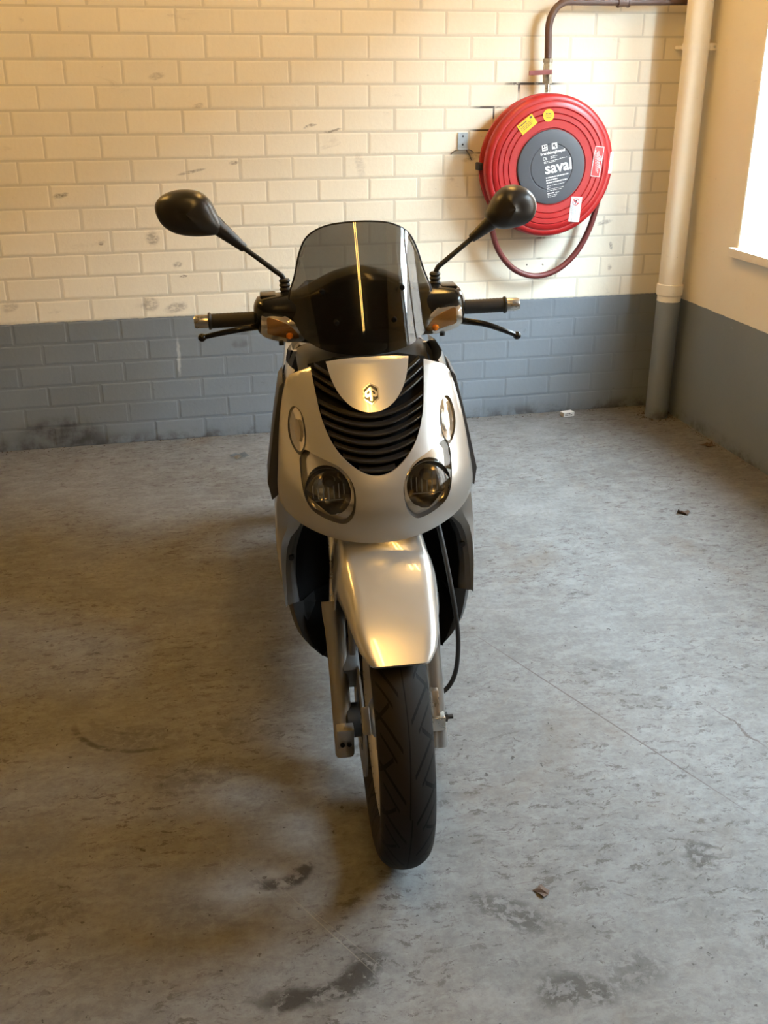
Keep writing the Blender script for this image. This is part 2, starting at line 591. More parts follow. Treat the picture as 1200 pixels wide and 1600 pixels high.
    rgh = spot_mask(nt, wv, [((.60, -2.72, 0), (.13, .075, 1), (0, 0, .2), 1.0), ((.63, -2.985, 0), (.20, .095, 1), (0, 0, .2), 1.0)])   # only the near side is black
    rgn = mul(nt, rgh, noise(nt, wv, 22, 8, .72, .2, .40, .50, .0, 1))
    col = mixcol(nt, mul(nt, mul(nt, rg, rgn), .9), col, (.035, .030, .024))
    sk = spot_mask(nt, pos, [((.34, -2.06, 0), (.18, .155, 1), (0, 0, 0), 1.0), ((.36, -2.03, 0), (.17, .12, 1), (0, 0, 0), .6)], ring=.07)
    skm = spot_mask(nt, pos, [((.24, -2.18, 0), (.20, .12, 1), (0, 0, -.4), 1.0)])
    col = mixcol(nt, mul(nt, mul(nt, mul(nt, sk, skm), noise(nt, mpd.outputs[0], 30, 6, .75, 0, .40, .55, .1, 1)), .85), col, (.045, .038, .03))
    # long straight crack in the slab and a crooked one by the window
    ck = spot_mask(nt, pos, [((1.406, -2.307, 0), (.62, .0032, 1), (0, 0, math.atan2(-2.766 + 1.848, 1.592 - 1.22)), 1.0)])
    col = mixcol(nt, mul(nt, ck, .85), col, (.10, .08, .07))
    wv2 = N(nt, 'ShaderNodeVectorMath', operation='MULTIPLY_ADD')
    wv2.inputs[1].default_value = (.10, .10, 0)
    nt.links.new(nd.outputs['Color'], wv2.inputs[0])
    nt.links.new(nb.outputs[0], wv2.inputs[2])
    ck2 = spot_mask(nt, wv2.outputs[0], [((1.73, -2.42, 0), (.13, .005, 1), (0, 0, -1.35), 1.0)])
    col = mixcol(nt, mul(nt, ck2, .85), col, (.09, .07, .06))
    # fine scratch lines in front of the wheel
    ln = spot_mask(nt, pos, [((.65, -2.85, 0), (.17, .0016, 1), (0, 0, -1.07), 1.0), ((.67, -2.86, 0), (.15, .0012, 1), (0, 0, -1.0), .8),
                             ((.45, -2.55, 0), (.3, .0014, 1), (0, 0, -1.0), .5)])
    col = mixcol(nt, mul(nt, ln, .45), col, (.36, .33, .28))
    col = mixcol(nt, 1.0, col, (.57, .57, .575), 'MULTIPLY')
    nt.links.new(col, b.inputs['Base Color'])
    rr = N(nt, 'ShaderNodeMapRange')
    setin(rr, From_Min=.3, From_Max=.7, To_Min=.60, To_Max=.80)
    nt.links.new(noise(nt, wv, 14, 6, .6), rr.inputs['Value'])
    nt.links.new(rr.outputs[0], b.inputs['Roughness'])
    b.inputs['Specular IOR Level'].default_value = .30
    bp = N(nt, 'ShaderNodeBump')
    setin(bp, Strength=.18, Distance=.003)
    nt.links.new(noise(nt, pos, 42, 8, .65), bp.inputs['Height'])
    nt.links.new(bp.outputs[0], b.inputs['Normal'])
    return m
M['floor'] = floor_material()

M['white'] = simple('white_frame_paint', (.82, .82, .80), .4, noise=.03, nscale=8)
M['sill'] = simple('cream_sill_paint', (.78, .72, .60), .45, noise=.06, nscale=12)
M['silver'] = simple('silver_metallic_paint', (.52, .51, .485), .30, .60, coat=1.0, coat_rough=.03)
M['black_gloss'] = simple('black_gloss_plastic', (.006, .006, .006), .18, 0, coat=0, coat_rough=.04, spec=.4)
M['black'] = simple('black_matte_plastic', (.012, .012, .012), .55, noise=.1, nscale=50)
M['inner_black'] = simple('inner_wing_plastic', (.005, .005, .005), .9, spec=.1)
M['slat'] = simple('grille_plastic', (.022, .021, .020), .30)
M['grey_plastic'] = simple('dark_grey_plastic', (.11, .112, .115), .45, noise=.05, nscale=80)
M['trim'] = simple('charcoal_trim_plastic', (.035, .034, .034), .42)
M['belly'] = simple('charcoal_belly_plastic', (.028, .028, .028), .5, noise=.08, nscale=40)
M['mirror_shell'] = simple('mirror_shell_plastic', (.020, .019, .018), .34, noise=.06, nscale=90)
M['rubber'] = simple('grip_rubber', (.012, .012, .012), .6)
M['steel'] = simple('brushed_steel', (.62, .60, .56), .28, 1.0, noise=.08, nscale=40)
M['chrome'] = simple('chrome', (.86, .84, .80), .09, 1.0)
M['reflector'] = simple('headlamp_reflector', (.88, .85, .79), .16, .85)
M['amber_chamber'] = simple('amber_chamber', (.50, .24, .06), .2, .7)
M['smoke_chrome'] = simple('darkened_reflector', (.46, .44, .40), .14, 1.0)
M['alloy'] = simple('fork_alloy', (.36, .35, .33), .30, .85)
M['rim'] = simple('wheel_alloy', (.50, .49, .47), .32, .8, coat=.4)
M['seat'] = simple('seat_vinyl', (.030, .030, .032), .55, bump=.2, nscale=200)
M['engine'] = simple('engine_casting', (.22, .22, .22), .5, .7, noise=.1, nscale=20)
M['bulb'] = simple('amber_bulb', (.95, .28, .02), .15, 0, coat=1)
M['glass_dark'] = simple('bulb_cap', (.02, .018, .016), .25, .3)
M['lens_ring'] = simple('lens_ring_chrome', (.65, .60, .50), .15, 1.0)
M['mirror'] = simple('mirror_glass', (.85, .86, .86), .02, 1.0)

def clear_mat(name, tint, ior=1.45, rough=.02, boost=0.0):
    m, nt, b = newmat(name)
    nt.nodes.remove(b)
    out = nt.nodes['Material Output']
    tr = N(nt, 'ShaderNodeBsdfTransparent')
    tr.inputs[0].default_value = (*tint, 1)
    gl = N(nt, 'ShaderNodeBsdfGlossy')
    gl.inputs['Roughness'].default_value = rough
    gl.inputs['Color'].default_value = (1, 1, 1, 1)
    fr = N(nt, 'ShaderNodeFresnel')
    fr.inputs[0].default_value = ior
    ad = N(nt, 'ShaderNodeMath', operation='ADD')
    ad.inputs[1].default_value = boost
    nt.links.new(fr.outputs[0], ad.inputs[0])
    ms = N(nt, 'ShaderNodeMixShader')
    gm = N(nt, 'ShaderNodeNewGeometry')      # reflect on entering faces only
    iv = N(nt, 'ShaderNodeMath', operation='SUBTRACT')
    iv.inputs[0].default_value = 1.0
    nt.links.new(gm.outputs['Backfacing'], iv.inputs[1])
    nt.links.new(mul(nt, ad.outputs[0], iv.outputs[0]), ms.inputs[0])
    nt.links.new(tr.outputs[0], ms.inputs[1])
    nt.links.new(gl.outputs[0], ms.inputs[2])
    nt.links.new(ms.outputs[0], out.inputs[0])
    return m
M['screen'] = clear_mat('smoked_acrylic', (.37, .36, .34), 1.5, .015)
M['lens'] = clear_mat('clear_lens', (.93, .92, .90), 1.5, .02, .02)
M['pane'] = clear_mat('window_glass', (.96, .98, .97), 1.45, .0)

def tyre_material():
    m, nt, b = newmat('tyre_rubber')
    uv = N(nt, 'ShaderNodeUVMap')
    sp = N(nt, 'ShaderNodeSeparateXYZ')
    nt.links.new(uv.outputs[0], sp.inputs[0])
    U, V = sp.outputs['X'], sp.outputs['Y']     # U: pitch count round the tyre, V: lateral metres
    def math_(op, a, bb=None):
        n = N(nt, 'ShaderNodeMath', operation=op)
        for i, v in enumerate((a, bb)):
            if v is None: continue
            if isinstance(v, (int, float)): n.inputs[i].default_value = v
            else: nt.links.new(v, n.inputs[i])
        return n.outputs[0]
    av = math_('ABSOLUTE', V)
    side = math_('GREATER_THAN', V, 0.0)
    def groove(k, shift, lo, hi, w):
        ph = math_('FRACT', math_('ADD', math_('ADD', U, math_('MULTIPLY', av, k)), math_('ADD', math_('MULTIPLY', side, .5), shift)))
        d = math_('ABSOLUTE', math_('SUBTRACT', ph, .5))
        g = math_('LESS_THAN', d, w)
        return math_('MULTIPLY', g, math_('MULTIPLY', math_('GREATER_THAN', av, lo), math_('LESS_THAN', av, hi)))
    cen = math_('LESS_THAN', math_('ABSOLUTE', math_('ADD', V, math_('MULTIPLY', math_('SINE', math_('MULTIPLY', U, 1.4)), .003))), .0011)
    g = math_('MAXIMUM', cen, groove(20, 0, .009, .050, .050))
    g = math_('MAXIMUM', g, groove(-11, .33, .026, .056, .05))
    g = math_('MAXIMUM', g, groove(22, .55, .020, .044, .04))
    col = mixcol(nt, g, (.014, .0125, .0115), (.0006, .0006, .0006))
    nt.links.new(col, b.inputs['Base Color'])
    b.inputs['Roughness'].default_value = .72
    b.inputs['Specular IOR Level'].default_value = .22
    bp = N(nt, 'ShaderNodeBump', invert=True)
    setin(bp, Strength=.9, Distance=.003)
    nt.links.new(g, bp.inputs['Height'])
    nt.links.new(bp.outputs[0], b.inputs['Normal'])
    return m
M['tyre'] = tyre_material()
M['red'] = simple('red_reel_paint', (.30, .008, .009), .40, coat=.0, coat_rough=.12, noise=.05, nscale=6)
M['red_dark'] = simple('dark_red_reel_side', (.33, .012, .012), .45)
M['slate'] = simple('slate_hub_plastic', (.045, .050, .062), .5, noise=.06, nscale=30)
M['hose'] = simple('maroon_hose_rubber', (.115, .020, .018), .5, noise=.1, nscale=30)
M['brown_pipe'] = simple('brown_painted_pipe', (.085, .045, .035), .4, noise=.2, nscale=30)
M['brass'] = simple('dull_brass', (.42, .38, .30), .45, .7, noise=.25, nscale=60)
M['valve_red'] = simple('red_valve_lever', (.16, .03, .025), .5)
M['yellow'] = simple('yellow_sticker', (.62, .38, .01), .45)
M['sticker_white'] = simple('white_sticker', (.58, .57, .55), .45)
M['print_white'] = simple('white_print', (.66, .66, .65), .5)
M['print_dark'] = simple('dark_print', (.03, .03, .035), .5)
M['print_red'] = simple('red_print', (.45, .03, .03), .5)
M['sticker_red'] = simple('red_sticker', (.70, .03, .03), .4)
M['print_grey'] = simple('pale_grey_print', (.30, .36, .42), .5)
M['zinc'] = simple('zinc_plate', (.42, .47, .50), .42, .6, noise=.12, nscale=50)
M['dirt'] = simple('dry_dirt', (.060, .045, .032), .9)
M['leaf'] = simple('dry_leaf', (.055, .030, .016), .8)
M['plastic_scrap'] = clear_mat('crinkled_plastic', (.85, .87, .88), 1.5, .12, .18)
M['lamp_white'] = simple('lamp_housing', (.80, .79, .76), .5)

def emission(name, col, st):
    m, nt, b = newmat(name)
    b.inputs['Base Color'].default_value = (.9, .9, .9, 1)
    b.inputs['Emission Color'].default_value = (*col, 1)
    b.inputs['Emission Strength'].default_value = st
    return m
M['tube'] = emission('fluorescent_tube', TUBE_COLOR, TUBE_STRENGTH)

# ================================================================== room
def struct(o): o['kind'] = 'structure'; return o

struct(MB().box(XL - .2, XR + .3, YF - .2, .2, -.12, 0).build('floor', M['floor'], smooth=False))
struct(MB().box(XL - .2, XR + .3, YF - .2, .2, ZC, ZC + .1).build('ceiling', M['ceiling'], smooth=False))
struct(MB().box(XL - .15, XL, YF, .0, 0, ZC).build('wall_left', M['wall_plain'], smooth=False))
struct(MB().box(XL - .15, XR + .25, YF - .15, YF, 0, ZC).build('wall_front', M['wall_plain'], smooth=False))

# right wall with window openings
wr_ = MB()
T = .26
ys = [YF] + [q for w in sorted(WINDOWS) for q in w] + [0.0]
wr_.box(XR, XR + T, YF, 0, 0, WZ0)
wr_.box(XR, XR + T, YF, 0, WZ1, ZC)
for i in range(0, len(ys), 2):
    wr_.box(XR, XR + T, ys[i], ys[i + 1], WZ0, WZ1)
struct(wr_.build('wall_right', M['wall'], smooth=False))
for i, (a, b) in enumerate(sorted(WINDOWS, reverse=True)):
    w = struct(empty('window_%d' % (i + 1), (XR, (a + b) / 2, WZ0)))
    hy = (b - a) / 2
    H = WZ1 - WZ0
    f = MB()
    x0, x1 = RECESS, RECESS + .06
    t = .055
    for (p, q, r, s) in ((-hy, -hy + t, 0, H), (hy - t, hy, 0, H), (-hy, hy, 0, t), (-hy, hy, H - t, H), (-t / 2, t / 2, t, H - t)):
        f.box(x0, x1, p, q, r, s)
    f.build('window_frame', M['white'], w, bevel=0)
    for sgn in (-1, 1):
        MB().box(x0 + .025, x0 + .031, min(0, sgn * hy) + (t if sgn < 0 else t / 2), max(0, sgn * hy) - (t if sgn > 0 else t / 2), t, H - t).build('pane', M['pane'], w, smooth=False)
    MB().box(-.028, RECESS, -hy - .025, hy + .025, -.030, .004).build('window_sill', M['sill'], w, smooth=False, bevel=.003)
    rv = MB()     # white painted reveal lining
    rv.box(.002, RECESS, hy - .004, hy, .004, H)
    rv.box(.002, RECESS, -hy, -hy + .004, .004, H)
    rv.box(.002, RECESS, -hy + .004, hy - .004, H - .004, H)
    rv.build('reveal_lining', M['white'], w, smooth=False)

# the yard outside: paved ground and an unseen building added to block the low sky
struct(MB().box(XR + .3, XR + 9, YF - 4, 5, -.3, -.15).build('ground_outside', M['yard'], smooth=False))
struct(MB().box(XR + 4.2, XR + 4.6, YF - 4, 5, -.2, 4.0).build('wall_sky_block', M['yard'], smooth=False))

# back wall: recessed joint slab plus bricks
CP, BP = .0875, .20755                   # course and brick pitch
JT = .0085
wb_ = struct(MB().box(XL - .15, XR + .25, .0010, .2, 0, ZC).build('wall_back', M['joint'], smooth=False))

brick_cache = {}
def brick_mesh(w, h):
    key = (round(w, 4), round(h, 4))
    if key in brick_cache: return brick_cache[key]
    c = .005
    x, z = w / 2, h / 2
    v = [(-x, .0045, -z), (x, .0045, -z), (x, .0045, z), (-x, .0045, z),
         (-x, .0006, -z), (x, .0006, -z), (x, .0006, z), (-x, .0006, z),
         (-x + c, 0, -z + c), (x - c, 0, -z + c), (x - c, 0, z - c), (-x + c, 0, z - c)]
    f = [(8, 9, 10, 11)]
    for a, b in ((0, 4), (4, 8)):
        for i in range(4):
            k = (i + 1) % 4
            f.append((a + i, a + k, b + k, b + i))
    me = bpy.data.meshes.new('brick')
    me.from_pydata(v, [], f)
    me.materials.append(M['brick'])
    brick_cache[key] = me
    return me

rnd = random.Random(3)
stuff = MB()
def stuff_brick(x0, x1, z0, z1):
    c = .0035
    v = [(x0, .0045, z0), (x1, .0045, z0), (x1, .0045, z1), (x0, .0045, z1),
         (x0 + c, 0, z0 + c), (x1 - c, 0, z0 + c), (x1 - c, 0, z1 - c), (x0 + c, 0, z1 - c)]
    stuff._add(v, [(4, 5, 6, 7)] + [(i, (i + 1) % 4, 4 + (i + 1) % 4, 4 + i) for i in range(4)])
k = -6
while True:
    z0 = max(0.0, (k + 6.02) * CP) + JT / 2
    z1 = (k + 7.02) * CP - JT / 2
    if k == -6: z0 = .001
    if z0 > ZC - .02: break
    z1 = min(z1, ZC)
    off = .0919 + (0 if k % 2 else .5 * BP)
    i = -14
    while True:
        x0 = off + i * BP + JT / 2
        x1 = off + (i + 1) * BP - JT / 2
        i += 1
        if x0 > XR - .015: break
        if x1 < XL + .01: continue
        x0, x1 = max(x0, XL), min(x1, XR)
        if x1 > -.27 and k <= 13:
            o = bpy.data.objects.new('brick', brick_mesh(x1 - x0, z1 - z0))
            COL.objects.link(o)
            o.parent = wb_
            o.location = ((x0 + x1) / 2 + rnd.uniform(-.0015, .0015), rnd.uniform(-.0007, .0002), (z0 + z1) / 2 + rnd.uniform(-.0008, .0008))
            o.rotation_euler = (rnd.uniform(-.004, .004), rnd.uniform(-.004, .004), rnd.uniform(-.003, .003))
        else:
            stuff_brick(x0, x1, z0, z1)
    k += 1
tag(stuff.build('brickwork', M['brick'], wb_, smooth=False), kind='stuff')

# ================================================================== ceiling lamps (out of the frame, they light the room)
LAMPS = [(.62, -4.0, 'behind the camera'), (-.75, -1.15, 'nearer the left wall'), (1.45, -1.25, 'nearer the window')]
for lx, ly, wh in LAMPS:
    L = empty('tube_lamp', (lx, ly, ZC))
    tag(L, 'white twin tube ceiling lamp %s' % wh, 'lamp', 'ceiling lamps')
    MB().box(-.09, .09, -.78, .78, -.06, 0).build('housing', M['lamp_white'], L, smooth=False, bevel=.006)
    for s in (-1, 1):
        MB().tube([(s * .05, -.74, -.085), (s * .05, .74, -.085)], .0145, 14).build('tube', M['tube'], L)
        for q in (-.77, .74):
            MB().box(s * .05 - .018, s * .05 + .018, q, q + .03, -.105, -.06).build('lampholder', M['lamp_white'], L, smooth=False)

# ================================================================== downpipe in the corner
dp = empty('downpipe', (2.635, -.165, 0))
tag(dp, 'thick vertical downpipe in the corner, cream above and grey at the foot', 'pipe')
R0 = .0505
MB().lathe([(R0, .0), (R0, .30), (R0, PAINT_Z + .02), (R0, ZC)], axis='Z', n=40).build('pipe', M['wall'], dp)
MB().lathe([(R0 + .0005, .553), (R0 + .005, .556), (R0 + .006, .575), (R0 + .005, .60), (R0 + .0005, .603)], axis='Z', n=40).build('socket_collar', M['wall'], dp)
cl = MB().lathe([(R0, 1.525), (R0 + .003, 1.525), (R0 + .003, 1.548), (R0, 1.548)], axis='Z', n=40)
cl.box(R0 - .004, R0 + .028, -.022, -.014, 1.523, 1.550)
cl.build('pipe_clamp', M['sill'], dp)
MB().tube([(R0 + .018, -.028, 1.537), (R0 + .018, -.008, 1.537)], .004, 8).build('clamp_screw', M['steel'], dp)
MB().box(-.006, .006, .04, .165, 1.53, 1.543).build('clamp_stay', M['sill'], dp, smooth=False)

# ================================================================== fire hose reel
RX, RZ = 2.058, 1.091
reel = empty('fire_hose_reel', (RX, 0, RZ))
tag(reel, 'round red fire hose reel with slate hub and printed stickers on the brick wall', 'hose reel')
prof = [(.0, -.146), (.14, -.146), (.148, -.146), (.150, -.150), (.178, -.151), (.181, -.147), (.184, -.151), (.200, -.151), (.203, -.147), (.206, -.151),
        (.222, -.151), (.225, -.147), (.228, -.151), (.246, -.150), (.249, -.146), (.253, -.147), (.262, -.145), (.270, -.140), (.275, -.130), (.276, -.118), (.272, -.115), (.0, -.115)]
MB().lathe(prof, n=96).build('front_flange', M['red'], reel, angle=50)
MB().lathe([(.0, -.118), (.236, -.118), (.236, -.065), (.0, -.065)], n=64).build('hose_drum', M['black'], reel)
MB().lathe([(.0, -.066), (.268, -.066), (.274, -.062), (.276, -.055), (.274, -.048), (.268, -.046), (.0, -.046)], n=96).build('back_flange', M['red_dark'], reel)
MB().box(-.045, .045, -.05, .004, -.12, .12).build('wall_plate', M['red_dark'], reel, smooth=False, bevel=.004)
# packed turns of hose between the flanges
wind = MB()
for j in range(2):
    rr = .252
    wind.tube([(rr * math.cos(a * 2 * PI / 48), -.080 - .024 * j, rr * math.sin(a * 2 * PI / 48)) for a in range(49)], .0115, 10, cap=False)
wind.build('wound_hose', M['hose'], reel)
hub = MB().lathe([(.0, -.1555), (.086, -.1555), (.088, -.1535), (.0905, -.1535), (.0925, -.1555), (.136, -.1555), (.1425, -.154), (.144, -.151), (.144, -.147)], n=80).build('hub_plate', M['slate'], reel)
loop = catmull([(-.225, -.09, -.10), (-.222, -.085, -.22), (-.185, -.075, -.33), (-.11, -.065, -.415), (-.01, -.06, -.452), (.09, -.06, -.430), (.17, -.065, -.36), (.222, -.07, -.26), (.245, -.08, -.15), (.245, -.088, -.07)], False, 6)
MB().tube(loop, .0125, 12).build('hose', M['hose'], reel)
MB().box(-.292, -.272, -.10, -.06, -.012, .018).build('hose_guide', M['black'], reel, smooth=False, bevel=.004)

def face_M(x, z, ang=0, y=-.1562):
    """place a mesh drawn in xy so that it faces -Y at (x,z) in reel coordinates, turned by ang"""
    return Matrix.Translation((x, y, z)) @ Matrix.Rotation(ang, 4, 'Y') @ Matrix.Rotation(PI / 2, 4, 'X')
TA_ = math.radians(-10)      # the hub has stopped a little turned: print runs uphill
def onhub(u, v):             # local print coordinates -> reel x,z
    c, s = math.cos(-TA_), math.sin(-TA_)
    return (u * c - v * s, u * s + v * c)
def hub_text(name, body, size, u, v, **kw):
    x, z = onhub(u, v)
    return put_text(name, body, size, M['print_white'], hub, face_M(x, z, TA_), **kw)
def lines_block(parent, name, mat, rows, y, ang, org, thick=.0003):
    """rows of unreadably small print: short dashes, drawn at (u0,u1,v,h)"""
    mb = MB()
    r = random.Random(len(rows) * 7 + int(abs(org[0]) * 1e4))
    c, s = math.cos(-ang), math.sin(-ang)
    for (u0, u1, v, h) in rows:
        u = u0
        while u < u1:
            w = r.uniform(.004, .012)
            e = min(u1, u + w)
            pts = [(org[0] + a * c - b * s, org[1] + a * s + b * c) for a, b in ((u, v), (e, v), (e, v + h), (u, v + h))]
            mb.prism(pts, y, y - thick)
            u = e + .0022
    return tag(mb.build(name, mat, parent, smooth=False), kind='stuff')
hub_text('lettering', 'saval', .062, .030, -.022, bold=.0013)
ca, sa = math.cos(-TA_), math.sin(-TA_)
hub_text('lettering', 'brandslanghaspel', .0155, .012, .052, bold=.0004)
hub_text('lettering', 'CE', .016, -.024, .032)
lines_block(hub, 'small_print', M['print_white'], [(.0, .03, .040, .002), (.0, .025, .034, .002), (-.03, .035, .024, .0018), (.038, .07, .026, .0018), (-.03, .02, .019, .0018),
            (-.028, .070, -.040, .0042), (-.028, .022, -.050, .0042), (-.028, .062, -.060, .0042), (-.028, .050, -.071, .0018), (-.028, -.015, -.079, .0018), (-.028, .044, -.085, .0018),
            (-.028, .036, -.091, .0018), (-.028, .002, -.102, .004), (.006, .022, -.102, .0018), (-.028, .012, -.109, .0018), (-.028, .008, -.115, .0018)], -.1556, TA_, (0, 0))
for u in (-.020, .022):
    ic = MB()
    x, z = onhub(u, .079)
    ca, sa = math.cos(-TA_), math.sin(-TA_)
    ic.obox((x, -.1558, z), (.0115 * ca, 0, .0115 * sa), (0, .0002, 0), (-sa * .0115, 0, ca * .0115))
    ic.build('pictogram_square', M['print_white'], hub, smooth=False)
icd = MB()
for u, v, a, b in ((-.025, .084, .003, .004), (-.016, .085, .004, .003), (-.020, .074, .007, .0015), (.020, .081, .005, .005), (.026, .074, .003, .003)):
    x, z = onhub(u, v)
    icd.obox((x, -.1561, z), (a * ca, 0, a * sa), (0, .0002, 0), (-sa * b, 0, ca * b))
tag(icd.build('pictogram', M['slate'], hub, smooth=False), kind='stuff')

def sticker(name, mat, x, z, w, h, ang, y=-.1525):
    c, s = math.cos(ang), math.sin(ang)
    o = MB().obox((x, y, z), (w / 2 * c, 0, w / 2 * s), (0, .0006, 0), (-h / 2 * s, 0, h / 2 * c)).build(name, mat, reel, smooth=False)
    return o
st1 = sticker('yellow_sticker', M['yellow'], -.112, .163, .076, .044, math.radians(38))
lines_block(st1, 'small_print', M['print_dark'], [(-.032, .004, .010, .005), (-.032, .02, .002, .002), (-.032, .025, -.004, .002), (-.03, .02, -.010, .002), (.022, .032, .009, .007)], -.1531, -math.radians(38), (-.112, .163))
st2 = MB().lathe([(.0, -.1532), (.0235, -.1532), (.0235, -.151)], c=(-.024, 0, .196), n=32).build('round_sticker', M['yellow'], reel)
lines_block(st2, 'small_print', M['print_dark'], [(-.012, .012, .004, .004), (-.014, .014, -.003, .0018), (-.010, .010, -.009, .0018)], -.1532, 0, (-.024, .196))
st3 = sticker('red_sticker', M['sticker_red'], .199, .018, .040, .118, math.radians(-6))
fr_ = MB()
for a, b, c_, d in ((0, .0575, .020, .0013), (0, -.0575, .020, .0013), (-.0187, 0, .0013, .0585), (.0187, 0, .0013, .0585)):
    an = math.radians(-6)
    cc, ss = math.cos(an), math.sin(an)
    fr_.obox((.199 + a * cc - b * ss, -.1533, .018 + a * ss + b * cc), (c_ * cc, 0, c_ * ss), (0, .0002, 0), (-d * ss, 0, d * cc))
fr_.build('sticker_border', M['print_white'], st3, smooth=False)
lines_block(st3, 'small_print', M['print_white'], [(-.045, .04, -.008, .0030), (-.035, .045, -.0015, .0030), (-.04, .03, .005, .0030), (-.02, .0, .0125, .005)], -.1532, math.radians(84), (.199, .018))
st4 = sticker('white_sticker', M['sticker_white'], .117, -.168, .047, .100, math.radians(-4))
ring = MB()
ring.lathe([(.0115, -.1531), (.0115, -.1535), (.0145, -.1535), (.0145, -.1531)], c=(.117, 0, -.138), n=28)
ring.obox((.117, -.1533, -.138), (.011, 0, -.0085), (0, .0002, 0), (.0012, 0, .0015))
ring.build('prohibition_sign', M['print_red'], st4, smooth=False)
pic = MB().obox((.117, -.15325, -.138), (.002, 0, .008), (0, .0001, 0), (.003, 0, -.001))
pic.obox((.115, -.15325, -.135), (.006, 0, .002), (0, .0001, 0), (-.001, 0, .0015))
pic.build('pictogram', M['print_dark'], st4, smooth=False)
lines_block(st4, 'small_print', M['print_grey'], [(-.042, .012, v * .005 - .018, .0022) for v in range(5)], -.1532, math.radians(86), (.117, -.180))
lines_block(st4, 'small_print', M['print_dark'], [(-.030, .008, -.019, .003), (.022, .058, -.019, .003)], -.1532, math.radians(86), (.117, -.180))
sticker('white_sticker', M['sticker_white'], .2615, .012, .014, .085, math.radians(-3), y=-.1462)

# ------------------------------------------------------------------ supply pipe with valve
sp_ = empty('water_supply_pipe', (0, 0, 0))
tag(sp_, 'brown water pipe with elbow and shut-off valve above the red reel', 'pipe')
PX, PY = 2.053, -.052
path = [(PX + .02, PY, 1.46), (PX + .006, PY, 1.56)]
path = [(2.057, PY, 1.485), (2.052, PY, 1.60)] + [(2.052 + .075 - .075 * math.cos(t), PY, 1.60 + .098 * math.sin(t)) for t in [i * PI / 2 / 8 for i in range(1, 9)]] + [(2.30, PY, 1.699), (2.71, PY, 1.706)]
MB().tube(path, .0145, 14).build('pipe_run', M['brown_pipe'], sp_)
cp_ = MB().tube([(2.335, PY, 1.6995), (2.385, PY, 1.7005)], .018, 12)
cp_.tube([(2.335, PY, 1.6995), (2.343, PY, 1.6997)], .0205, 12).tube([(2.377, PY, 1.7003), (2.385, PY, 1.7005)], .0205, 12)
cp_.build('pipe_coupling', M['brown_pipe'], sp_)
va = MB().tube([(2.059, PY, 1.405), (2.058, PY, 1.425), (2.058, PY, 1.455), (2.057, PY, 1.488)], [.015, .020, .020, .016], 8)
va.tube([(2.057, PY, 1.478), (2.057, PY, 1.494)], .0195, 6).tube([(2.060, PY, 1.402), (2.060, PY, 1.418)], .0195, 6)
va.tube([(2.058, PY, 1.44), (2.058, PY - .035, 1.44)], .009, 8)
va.build('valve_body', M['brass'], sp_)
MB().obox((2.015, PY - .035, 1.443), (.048, 0, .002), (0, .0025, 0), (0, 0, .009)).build('valve_lever', M['valve_red'], sp_, smooth=False, bevel=.002)
MB().tube([(2.0615, PY, 1.3695), (2.060, PY, 1.41)], .0105, 12).build('riser_tube', M['steel'], sp_)
MB().box(2.24, 2.255, PY, .004, 1.69, 1.70).build('pipe_stay', M['brown_pipe'], sp_, smooth=False)

# ------------------------------------------------------------------ small plate on the wall
pl = empty('wall_bracket', (1.727, 0, 1.188))
tag(pl, 'small zinc bracket plate with two holes left of the red reel', 'bracket')
MB().box(-.021, .021, -.006, 0, -.032, .032).build('plate', M['zinc'], pl, smooth=False, bevel=.0012)
MB().box(-.021, .021, -.016, -.006, -.034, -.031).build('lip', M['zinc'], pl, smooth=False)
for z in (.017, -.015):
    MB().lathe([(.0, -.0068), (.004, -.0068), (.004, -.0055)], c=(0, 0, z), n=12).build('screw', M['black'], pl)
wire = MB().tube(catmull([(-.05, -.004, -.052), (-.03, -.006, -.038), (0, -.012, -.034), (.03, -.006, -.036), (.048, -.004, -.046)], False, 5), .0022, 6)
wire.tube(catmull([(.015, -.008, -.036), (.030, -.006, -.055), (.040, -.004, -.075)], False, 4), .002, 6)
wire.build('wire_end', M['grey_plastic'], pl)
# ================================================================== scooter
# local frame: x to the picture's right, y to the rear, z up, origin under the front axle
PSI, LEAN = math.radians(8.0), math.radians(-2.75)
sc = empty('scooter', (.835, -2.613, 0), (0, LEAN, -PSI))
tag(sc, 'silver motor scooter with smoked windscreen and black mirrors parked on the concrete', 'scooter')
RAKE = math.radians(26)
AX0 = Vector((0, .09, .285))
AXD = Vector((0, math.sin(RAKE), math.cos(RAKE)))
SM = Matrix.Translation(AX0) @ Matrix.Rotation(math.radians(2.6), 4, AXD) @ Matrix.Translation(-AX0)
def ST(p): return SM @ p                 # parts that turn with the handlebar
FS = Matrix.Translation((-.008, 0, 0)) @ SM
def FT(p): return FS @ p                 # fork, mudguard and front wheel
def interp(t, xs, ys):
    if t <= xs[0]: return ys[0]
    for i in range(1, len(xs)):
        if t <= xs[i]:
            return ys[i - 1] + (ys[i] - ys[i - 1]) * (t - xs[i - 1]) / (xs[i] - xs[i - 1])
    return ys[-1]
